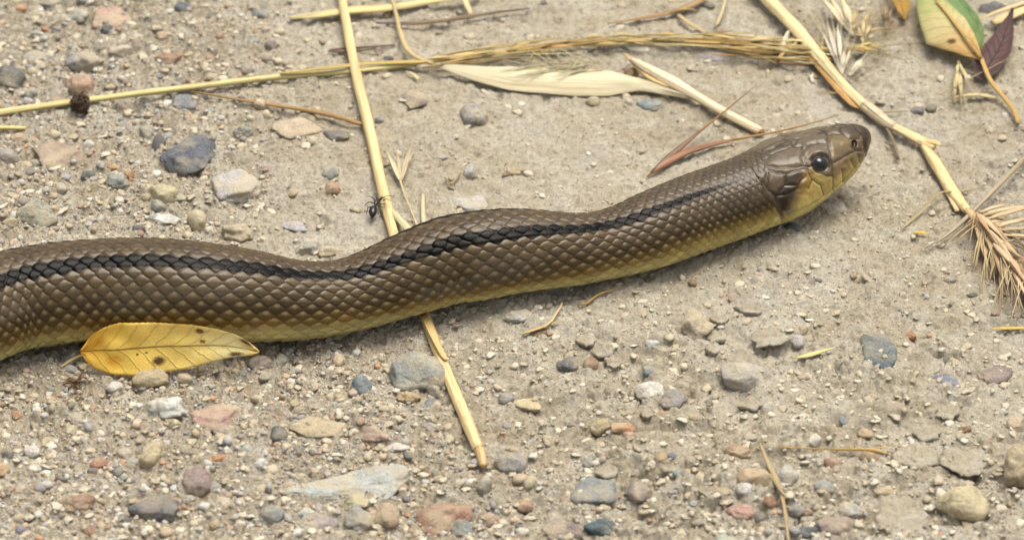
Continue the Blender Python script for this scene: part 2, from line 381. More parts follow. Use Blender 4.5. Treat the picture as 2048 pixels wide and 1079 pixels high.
for dk in (-1, 0, 1):
    kk = kr+dk; par = np.mod(kk, 2)*.5; ir = np.round(U-par)
    for di in (-1, 0, 1):
        ii = ir+di; al = -(U-(ii+par)); bl = V-kk
        a2 = al-.10
        shp = (np.abs(a2)/.66)**1.7+(np.abs(bl)/1.06)**1.7
        hgt = .55+.34*(a2/.66)+.46*(1-np.abs(np.clip(bl/1.06, -1, 1))**3)*(1-.35*np.clip(a2/.66, -1, 1)**2)+.05*np.exp(-(bl/.14)**2)-.7*np.clip(shp-.6, 0, 1)
        val = (shp < 1.35) & (np.abs(kk) <= 14.3); ok = val & (hgt > Hb)
        H2 = np.where(ok, Hb, np.where(val, np.maximum(H2, hgt), H2))
        Hb = np.where(ok, hgt, Hb); H = np.where(ok, hgt, H); KI = np.where(ok, ii, KI); KK = np.where(ok, kk, KK); EDGE = np.where(ok, shp, EDGE); AL = np.where(ok, a2, AL); BL = np.where(ok, bl, BL)
covered = Hb > -.99
GAP = np.clip(Hb-H2, 0, 1); SEAM = sstep(.26, .03, GAP)*covered
H = H-.16*SEAM
vent = np.abs(V) > 14.4
vf = np.mod(U, 1.0); vi = np.floor(U)
H = np.where(vent, .15+.55*(1-vf)*sstep(0, .08, vf), np.where(covered, H, .05))
rel = (.62*MM)*((pitch/(4.1*MM))**.8)[:, None]
# colours of the skin
hsh = hash3(KI, KK, np.zeros_like(KI), 91); hs2 = hash3(KI, KK, np.ones_like(KI), 92)
aV = np.abs(V); aK = np.where(covered, np.abs(KK), aV); aKs = (.55*aK+.45*aV)*RS
def ramp_rows(v, *stops):
    xs = [s[0] for s in stops]; return np.stack([np.interp(v, xs, [s[1][k] for s in stops]) for k in range(3)], -1)
KB = .50
c_ = lambda r, g, b: col(r, g, b, KB)
body = ramp_rows(aKs, (0, c_(112, 88, 54)), (2.4, c_(120, 98, 64)), (4.0, c_(124, 102, 68)), (6.5, c_(122, 102, 70)), (7.8, c_(106, 84, 50)), (9.0, c_(134, 106, 56)), (9.8, c_(160, 128, 66)), (10.4, c_(190, 160, 92)), (10.9, c_(248, 232, 160)), (12.6, c_(255, 246, 184)), (14, c_(255, 246, 186)), (18, c_(250, 240, 190)))
neck = ramp_rows(aV*RS, (0, c_(116, 98, 72)), (3, c_(118, 102, 76)), (5.8, c_(114, 98, 74)), (7.4, c_(88, 68, 42)), (8.2, c_(124, 98, 52)), (9.2, c_(200, 170, 92)), (10.3, c_(248, 228, 146)), (12.6, c_(255, 244, 176)), (18, c_(250, 236, 172)))
nk = sstep(1150, 1450, PX)[:, None, None]
COL = body*(1-nk)+neck*nk
patch = vnoise(U*.22, V*.3, seed=17)
COL = COL*((1+.36*(hsh-.5)*np.where(vent, .3, 1))*(1-.34*sstep(10.8, 8.0, aKs)))[..., None]
li = (sstep(.3, .05, hs2)*.35*(aKs < 9))[..., None]; COL = COL*(1-li)+COL*np.array([.96, .97, 1.22])*li
gl = (sstep(.15, .6, patch)*.45*np.exp(-((aV*RS-8.0)/2.2)**2))[..., None]        # greyer patches low on the flank
COL = COL*(1-gl)+np.array(c_(136, 128, 116))*gl
ol = (sstep(.55, .9, hs2)*.25)[..., None]; COL = COL*(1-ol)+COL*np.array([1.12, 1.04, .78])*ol
sw = np.interp(PX, [-1200, 1230, 1400, 1500], [.98, .9, .5, .05])[:, None]; sw = sw*(1+.16*vnoise(U*.33, np.zeros_like(U), seed=52)+.16*(hsh-.5))
rowd = np.abs(.25*aK+.75*aV-STRIPE)
strp = (sstep(sw+.20, sw-.12, rowd)*sstep(.05, .35, sw)*(1-.06*hs2)*(1-.5*sstep(1380, 1480, PX)[:, None]))[..., None]
COL = COL*(1-strp)+np.array(c_(6, 5, 5))*strp
skin = np.where(vent, sstep(.09, 0, vf)*.5, np.where(covered, SEAM*.36, .9))[..., None]
COL = COL*(1-skin*(1-np.array([.30, .27, .25])))
BD = BL*np.sign(V); glint = (np.exp(-((AL-.22)/.17)**2-((BD+.42)/.22)**2)*(.18+.5*np.exp(-((aV*RS-9.0)/2.2)**2))*covered*(aV*RS < 11.5)*(1-.75*sstep(1380, 1500, PX)[:, None]))[..., None]  # highlight painted into the skin colour near each scale's upper edge
COL = COL*(1-glint*(1-strp))+np.array(c_(205, 188, 146))*glint*(1-strp)
# ---- head shields: drawn in the head's own side-view plane, mirrored to the other cheek
mirror = np.abs(TP)
hm = PX > 1440
THm = mirror+roll[:, None]
c1, s1 = np.cos(THm), np.sin(THm); rr1 = (np.abs(c1)**n_exp+np.abs(s1)**n_exp)**(-1/n_exp)
PM = SC[:, None, :3]+Bn[:, None, :]*(A_*s1*rr1)[..., None]+Nn[:, None, :]*(B_*c1*rr1*np.where(c1 < 0, .93, 1))[..., None]
d0 = float((at(1620, 335, .011)-CAM)@FWD)       # flat (parallel) plan of the head: along it and up it, one fixed scale
HX = (1024+FPX/d0*(PM[hm]@RGT)-1400)*3.3725; HY = (539.5-FPX/d0*((PM[hm]-CAM)@UPV)-200)*3.3725
def seg_d(lines, X, Y):
    d = np.full(X.shape, 1e9)
    for ln in lines:
        L = np.array(ln, float)
        for p, q in zip(L[:-1], L[1:]):
            e = q-p; tt = np.clip(((X-p[0])*e[0]+(Y-p[1])*e[1])/max(e@e, 1e-9), 0, 1)
            d = np.minimum(d, np.hypot(X-p[0]-tt*e[0], Y-p[1]-tt*e[1]))
    return d
def inside(poly, X, Y):
    P = np.array(poly, float); r = np.zeros(X.shape, bool); j = len(P)-1
    for i in range(len(P)):
        c = ((P[i, 1] > Y) != (P[j, 1] > Y)) & (X < (P[j, 0]-P[i, 0])*(Y-P[i, 1])/(P[j, 1]-P[i, 1]+1e-9)+P[i, 0]); r ^= c; j = i
    return r
def soft(poly, X, Y, w_):
    d = seg_d([list(poly)+[poly[0]]], X, Y); return np.where(inside(poly, X, Y), .5+.5*np.clip(d/w_, 0, 1), .5-.5*np.clip(d/w_, 0, 1))
jx = 5*vnoise(HX*.03, HY*.03, seed=31); jy = 5*vnoise(HX*.03+9, HY*.03, seed=32); X_, Y_ = HX+jx, HY+jy
SHIELDS = [
 [(400, 385), (430, 412), (470, 380), (540, 345), (608, 322), (672, 325), (665, 380), (690, 455), (560, 464), (432, 462), (425, 412)],
 [(432, 462), (420, 485)], [(470, 380), (412, 378)], [(410, 378), (500, 330), (600, 300), (610, 318)], [(500, 330), (470, 322), (560, 280), (620, 262)],
 [(608, 318), (650, 275), (735, 238), (830, 222), (850, 245), (850, 293), (760, 300), (718, 318), (680, 345), (672, 325)],
 [(620, 262), (700, 222), (800, 200), (900, 186)], [(850, 245), (835, 205), (860, 190)], [(850, 293), (862, 335), (868, 425)],
 [(680, 345), (668, 380)], [(690, 455), (715, 462), (745, 440)], [(745, 400), (690, 432), (668, 380)],
 [(850, 245), (900, 232), (955, 232), (1000, 268), (1065, 262), (1085, 225), (1040, 190)], [(955, 232), (930, 205), (960, 186)], [(1085, 225), (1100, 270), (1105, 345)],
 [(868, 432), (960, 388), (1040, 345), (1105, 335)], [(1040, 345), (1012, 322)],
 [(745, 475), (800, 505), (880, 515), (868, 432)], [(700, 470), (735, 545), (708, 600)], [(690, 470), (640, 478), (565, 505), (420, 485)], [(565, 505), (548, 585), (640, 580), (690, 520)],
 [(548, 585), (490, 655), (560, 640), (640, 600)], [(490, 655), (430, 600), (400, 560)], [(490, 655), (485, 740), (530, 790)], [(430, 600), (440, 480)],
 [(735, 545), (800, 580), (815, 640)], [(1008, 405), (1032, 455)], [(943, 480), (955, 555)], [(880, 515), (888, 610)], [(1060, 372), (1078, 420)]]
MOUTH = [[(560, 775), (640, 735), (740, 690), (830, 640), (900, 590), (960, 545), (1030, 462), (1085, 405), (1110, 372)]]
d_sh = seg_d(SHIELDS, X_, Y_); d_mo = seg_d(MOUTH, X_, Y_)
bound = np.interp(Y_, [150, 300, 400, 470, 560, 600, 640, 690, 740, 800, 900], [430, 410, 425, 415, 390, 400, 440, 485, 490, 520, 560])
onhead = sstep(-12, 12, X_-bound)
# colours of the head
hc = np.broadcast_to(np.array(c_(164, 146, 122)), (*X_.shape, 3)).copy()
def paint(poly, rgb, w_=30, k=1.0):
    global hc
    f = (soft(poly, X_, Y_, w_)*k)[..., None]; hc = hc*(1-f)+np.array(c_(*rgb))*f
paint([(380, 150), (420, 320), (700, 225), (870, 190), (1150, 170), (1150, 60), (380, 60)], (112, 92, 66), 40)
paint([(270, 480), (560, 500), (560, 600), (490, 700), (330, 640)], (122, 106, 82), 40)
paint([(545, 505), (690, 480), (690, 560), (600, 640), (490, 680), (540, 590)], (92, 80, 66), 22)
paint([(870, 250), (960, 240), (1010, 275), (1000, 320), (940, 335), (868, 400), (856, 320)], (172, 148, 98), 25)
paint([(960, 180), (1140, 170), (1140, 380), (1085, 372), (1090, 260), (1010, 250)], (104, 84, 64), 30)
paint([(1000, 270), (1085, 240), (1100, 340), (1030, 350), (1010, 320)], (160, 134, 106), 20)
paint([(700, 500), (745, 480), (800, 510), (885, 518), (960, 470), (1000, 410), (1075, 385), (1110, 400), (1090, 480), (900, 690), (700, 860), (540, 860), (575, 750), (640, 640), (690, 560)], (240, 214, 136), 34)
paint([(700, 480), (750, 490), (740, 560), (700, 640), (640, 650), (640, 600)], (184, 144, 76), 34, .8)
paint([(860, 440), (990, 385), (1010, 430), (960, 480), (880, 510)], (170, 142, 110), 26, .85)
paint([(560, 770), (720, 690), (880, 605), (1000, 500), (1090, 430), (1060, 640), (700, 900), (500, 880)], (255, 242, 158), 22)
paint([(480, 640), (560, 610), (640, 590), (610, 690), (580, 755), (530, 790), (485, 740)], (62, 48, 36), 46)
paint([(535, 750), (610, 735), (620, 760), (545, 780)], (196, 190, 170), 10, .6)
hc = hc*(1+.10*vnoise(X_*.012, Y_*.012, seed=35)+.06*vnoise(X_*.05, Y_*.05, seed=36))[..., None]
gro = (sstep(7, 2, d_sh)*.8*sstep(-40, 40, 700-(Y_-.0*X_)))[..., None]; hc = hc*(1-gro*(1-np.array([.28, .25, .24])))
gm_ = (sstep(6, 2, d_mo)*.35)[..., None]; hc = hc*(1-gm_*(1-np.array([.5, .42, .3])))
nos = np.hypot((X_-1036)/24, (Y_-297)/28); nf = sstep(1.15, .75, nos)[..., None]; hc = hc*(1-nf)+np.array(c_(58, 34, 28))*nf
EYE = (795, 430); ed = np.hypot(X_-EYE[0], Y_-EYE[1]); ef = (sstep(78, 62, ed)*.75)[..., None]; hc = hc*(1-ef)+np.array(c_(62, 54, 48))*ef
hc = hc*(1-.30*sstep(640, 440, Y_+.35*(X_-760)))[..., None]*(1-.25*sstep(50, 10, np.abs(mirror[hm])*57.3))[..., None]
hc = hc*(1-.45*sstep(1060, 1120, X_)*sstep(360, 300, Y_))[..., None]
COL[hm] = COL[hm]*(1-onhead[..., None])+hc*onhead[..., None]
GLOSS = np.zeros(V.shape); GLOSS[hm] = onhead
hh = .34*MM*(sstep(0, 24, d_sh)**.7-.2)+.10*MM*vnoise(X_*.025, Y_*.03, seed=37)-.18*MM*sstep(9, 2, d_mo)-1.0*MM*sstep(1.1, .5, nos)-.35*MM*sstep(70, 45, ed)+.25*MM*np.exp(-((ed-80)/14)**2)
tipf = np.minimum(1, tip[hm]/.004)[:, None]
RELIEF = H*rel
RELIEF[hm] = RELIEF[hm]*(1-onhead)+hh*onhead*tipf
RELIEF = RELIEF*np.minimum(1, B_/.003)
COL = COL*np.array([.97, .93, .78])
POSF = POS+NRM*RELIEF[..., None]
ii = np.arange(ncol*NT_).reshape(ncol, NT_); jj = np.roll(ii, -1, 1)
q = np.stack([ii[:-1], ii[1:], jj[1:], jj[:-1]], -1).reshape(-1, 4)
base = np.array([*at(900, 600, 0.0)])
snake = empty('snake', base); tag(snake, 'brown scaled snake with black side stripe and yellow belly, head raised', 'snake')
F = [f for f in q]; caps = [ii[0], ii[-1][::-1]]
allF = list(q)+[caps[0][::-1], caps[1][::-1]]
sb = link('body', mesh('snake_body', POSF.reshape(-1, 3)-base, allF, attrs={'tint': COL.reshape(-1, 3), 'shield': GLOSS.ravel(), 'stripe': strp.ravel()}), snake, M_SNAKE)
def uvsphere(r, nu=28, nv=18):
    V_, F_ = [], []
    for j in range(nv+1):
        p = math.pi*j/nv
        for i in range(nu): a = 2*math.pi*i/nu; V_.append((r*math.sin(p)*math.cos(a), r*math.sin(p)*math.sin(a), r*math.cos(p)))
    for j in range(nv):
        for i in range(nu): F_.append((j*nu+i, j*nu+(i+1) % nu, (j+1)*nu+(i+1) % nu, (j+1)*nu+i))
    return np.array(V_), np.array(F_)
def m_eye():
    k = NT('snake_eye'); tc = k.n('ShaderNodeTexCoord').outputs['Object']; sp = k.n('ShaderNodeSeparateXYZ'); k.l(tc, sp.inputs[0])
    r = k.math('DIVIDE', sp.outputs[2], .00235)
    n = k.noise(tc, 2500, 3, .6)
    c = k.ramp(k.math('ADD', r, k.math('MULTIPLY', k.math('SUBTRACT', n.outputs[0], .5), .12)), (.35, col(46, 40, 36)), (.6, col(70, 60, 50)), (.7, col(14, 13, 14)), (1, col(10, 10, 12)))
    return k.done(c, .06, None, .6)
M_EYE = m_eye()
ev, ef_ = uvsphere(.00235)
hidx = np.where(hm)[0]
dd = np.where(np.abs(TP[hm]-mirror[hm]) < 1e-6, ed, 1e9); e1 = np.unravel_index(np.argmin(dd), dd.shape)
dd = np.where(TP[hm] < 0, ed, 1e9); e2 = np.unravel_index(np.argmin(dd), dd.shape)
for e in (e1, e2):
    p = POS[hidx[e[0]], e[1]]; n = NRM[hidx[e[0]], e[1]]
    o = link('eye', mesh('eye', ev, ef_), snake, M_EYE); o.location = p-n*.00125-base
    o.rotation_mode = 'QUATERNION'; o.rotation_quaternion = Vector(n).to_track_quat('Z', 'Y')
def snake_gap(p):                               # metres from the snake's side on the ground, negative underneath
    d = np.hypot(SC[::8, 0]-p[0], SC[::8, 1]-p[1])-SC[::8, 3]; return float(d.min())

# ------------------------------------------------------------------ stones
def ico(sub):
    bm = bmesh.new(); bmesh.ops.create_icosphere(bm, subdivisions=sub, radius=1.0); bm.verts.ensure_lookup_table()
    v = np.array([x.co[:] for x in bm.verts]); f = np.array([[x.index for x in p.verts] for p in bm.faces]); bm.free(); return v, f
ICO = {k: ico(k) for k in (1, 2, 3, 4, 5)}
def stone_shape(kind, seed, sub=4):
    d, f = ICO[sub]; g = np.random.default_rng(seed)
    nplan = {'a': 12, 'r': 16, 'f': 14, 'c': 18}[kind]; n = g.normal(size=(nplan, 3)); n /= np.linalg.norm(n, axis=1)[:, None]
    if kind == 'f': n = np.vstack([n, [[0, 0, 1]], [[.08, .05, 1]]])
    dist = g.uniform(.66 if kind in 'af' else .82, 1.0, len(n))
    if kind == 'f': dist[-2:] = .62
    dots = np.maximum(d@n.T, 1e-3); rad = dist/dots
    k = {'a': 34, 'r': 14, 'f': 24, 'c': 16}[kind]
    r = (np.sum(rad**-k, 1))**(-1/k)                    # soft minimum: facets with worn edges
    r = np.minimum(r, 1.15)
    o = g.uniform(0, 50, 3); amp = {'a': .10, 'r': .07, 'f': .10, 'c': .17}[kind]
    r = r*(1+amp*fbm(d[:, 0]*2.2+o[0], d[:, 1]*2.2+o[1], d[:, 2]*2.2+o[2], seed=seed, octv=4, gain=.62))
    v = d*r[:, None]; v -= (v.max(0)+v.min(0))/2; v /= np.abs(v).max(0)
    return v, f
PAL = {'grey': (156, 155, 152), 'pale grey': (190, 189, 185), 'dark grey': (112, 112, 112), 'slate': (98, 108, 114), 'blue grey': (134, 140, 144), 'pinkish': (184, 154, 136), 'tan': (184, 162, 130),
       'brown': (150, 120, 92), 'white': (220, 216, 206), 'beige': (200, 186, 156), 'red brown': (160, 118, 98), 'orange': (190, 134, 92), 'teal': (76, 100, 106), 'purple grey': (140, 126, 124)}
def jit(c, k=.06): return tuple(max(0.0, v*(1+rnd.uniform(-k, k))) for v in c)
occupied = []; used = set(); CLEAN = ('slate', 'teal', 'dark grey', 'white', 'blue grey')
def dusty(c, k=.24): return tuple(a*(1-k)+b*k for a, b in zip(col(*c), col(196, 182, 152)))
WORDS = {'a': 'angular', 'r': 'rounded', 'f': 'flat', 'c': 'crumbly'}
def stone(px, py, wpx, hpx, colr, kind, label=None, rot=0, seed=None, sub=4, sink=None, group=None):
    """rot: degrees in plan, counter-clockwise"""
    seed = seed if seed is not None else int(px*7+py*13)
    v, f = stone_shape(kind, seed, sub)
    hw, hh = wpx/2*PXM, hpx/2*PXM
    if kind == 'f': ry = hh/se*.92; rz = .42*min(hw, ry); up = -.28*rz if sink is None else sink*rz
    else: rz = hh*1.0; ry = hh*1.3; up = .12*rz if sink is None else sink*rz
    v = v*np.array([hw, ry, rz]); a = R(rot); v = np.stack([v[:, 0]*math.cos(a)-v[:, 1]*math.sin(a), v[:, 0]*math.sin(a)+v[:, 1]*math.cos(a), v[:, 2]], 1)
    if label and 'flat rock bedded' in label: v[:, 1] *= .62+.38*v[:, 0]/hw; v[:, 2] *= .8+.3*v[:, 0]/hw
    p = on(px, py, up, .003); occupied.append((p[0], p[1], max(hw, ry)*.8))
    o = link('stone' if wpx > 45 else 'pebble', mesh('stone', v, f), None, M_STONE, (*jit(dusty(PAL[colr], .08 if colr in CLEAN else .2)), .38 if colr in CLEAN else .62))
    o.location = p
    if label is None:
        size = 'tiny' if wpx < 19 else 'small'; lms = [q_[2] for q_ in sorted(MARKS, key=lambda q_: (q_[0]-px)**2+(1.6*(q_[1]-py))**2)[:3]]
        label = next((l_ for l_ in (f'{size} {colr} {WORDS[kind]} pebble {lm}' for lm in lms) if l_ not in used), f'{size} {colr} {WORDS[kind]} pebble {lms[0]}'); used.add(label); group = f'{size} {colr} {WORDS[kind]} pebbles'
    tag(o, label, 'stone' if wpx > 45 else 'pebble', group or 'stones lying on the ground')
    return o
MARKS = [(20, 158, 'near the dark grey pitted stone'), (160, 190, 'near the dark fuzzy burr'), (225, 44, 'near the flat pinkish slab'), (368, 208, 'by the blue grey flat stone'), (382, 320, 'near the large dark slate stone'), (468, 378, 'near the broad speckled pale stone'), (118, 322, 'by the broad pinkish stone'), (75, 428, 'near the grey blocky stone'), (330, 439, 'near the whitish flat stone behind the snake'), (598, 262, 'near the broad pale rock ledge'), (680, 350, 'beside the upright straw near the ant'), (720, 110, 'where the two long straws cross'), (560, 60, 'near the flattened pale straw end'), (430, 60, 'behind the long horizontal straw'),
 (945, 236, 'near the smooth egg-shaped stone'), (935, 400, 'near the snake’s raised hump'), (600, 480, 'behind the dip of the snake'), (1264, 146, 'under the broken straw tip'), (1186, 203, 'below the cream sheath'), (1430, 114, 'near the thin pale stone flake'), (1840, 220, 'below the drooping leaf'), (2010, 235, 'by the drooping leaf’s stalk'), (520, 735, 'off the yellow leaf tip'), (230, 780, 'below the yellow leaf'), (50, 800, 'in the grit under the snake’s thick end'), (330, 850, 'near the rough chalky white stone'), (836, 770, 'near the large grey angular rock'), (680, 740, 'in front of the snake’s dip'), (722, 800, 'by the blue grey blocky stone'), (436, 838, 'near the peach pink flat stone'), (305, 911, 'near the beige wedge-shaped stone'), (394, 968, 'near the brown-based purple grey stone'), (308, 1020, 'near the dark grey triangular stone'), (158, 1009, 'near the brown ridged stone'), (60, 940, 'near the orange grit'),
 (690, 960, 'by the large flat rock'), (560, 1010, 'by the flat rock’s thin end'), (640, 860, 'by the broad tan sunken stone'), (790, 880, 'near the thin whitish sliver'), (780, 1050, 'in front of the flat rock'), (892, 1040, 'near the long red brown stone'), (1022, 927, 'near the grey pyramid stone'), (925, 850, 'beside the lower straw'), (1040, 640, 'in front of the snake’s middle'), (1055, 810, 'near the flat beige crumb'), (1190, 715, 'near the tilted mud flake'), (1300, 783, 'near the smooth white stone'), (1485, 752, 'near the mottled round stone'), (1396, 656, 'by the beige lump of earth'), (1760, 712, 'near the slate blue cracked stone'), (1600, 670, 'near the slim yellow husk'), (1590, 455, 'under the snake’s chin'), (1920, 590, 'under the wheat ear'), (1920, 770, 'near the blue grey sliver'), (1220, 860, 'near the rusty orange stone'), (1190, 990, 'near the sunken triangular stone'), (1300, 980, 'near the ledge-top purple grey stone'), (1200, 1058, 'near the dark teal stone'), (1480, 1024, 'near the pinkish tan blocky stone'), (1475, 905, 'near the brown grey rounded stone'), (1540, 950, 'by the thin dry stalk'), (1740, 905, 'near the fine golden stem'), (1925, 1006, 'near the large pale beige stone'), (1640, 1060, 'near the slate dark angular stone'), (1832, 916, 'near the broad lifted mud flake'), (1340, 920, 'near the thin mud chip'), (1700, 830, 'in the crumbs above the golden stem'), (1400, 850, 'in the crumbs between round stones'), (1050, 1050, 'near the purplish brown stone')]
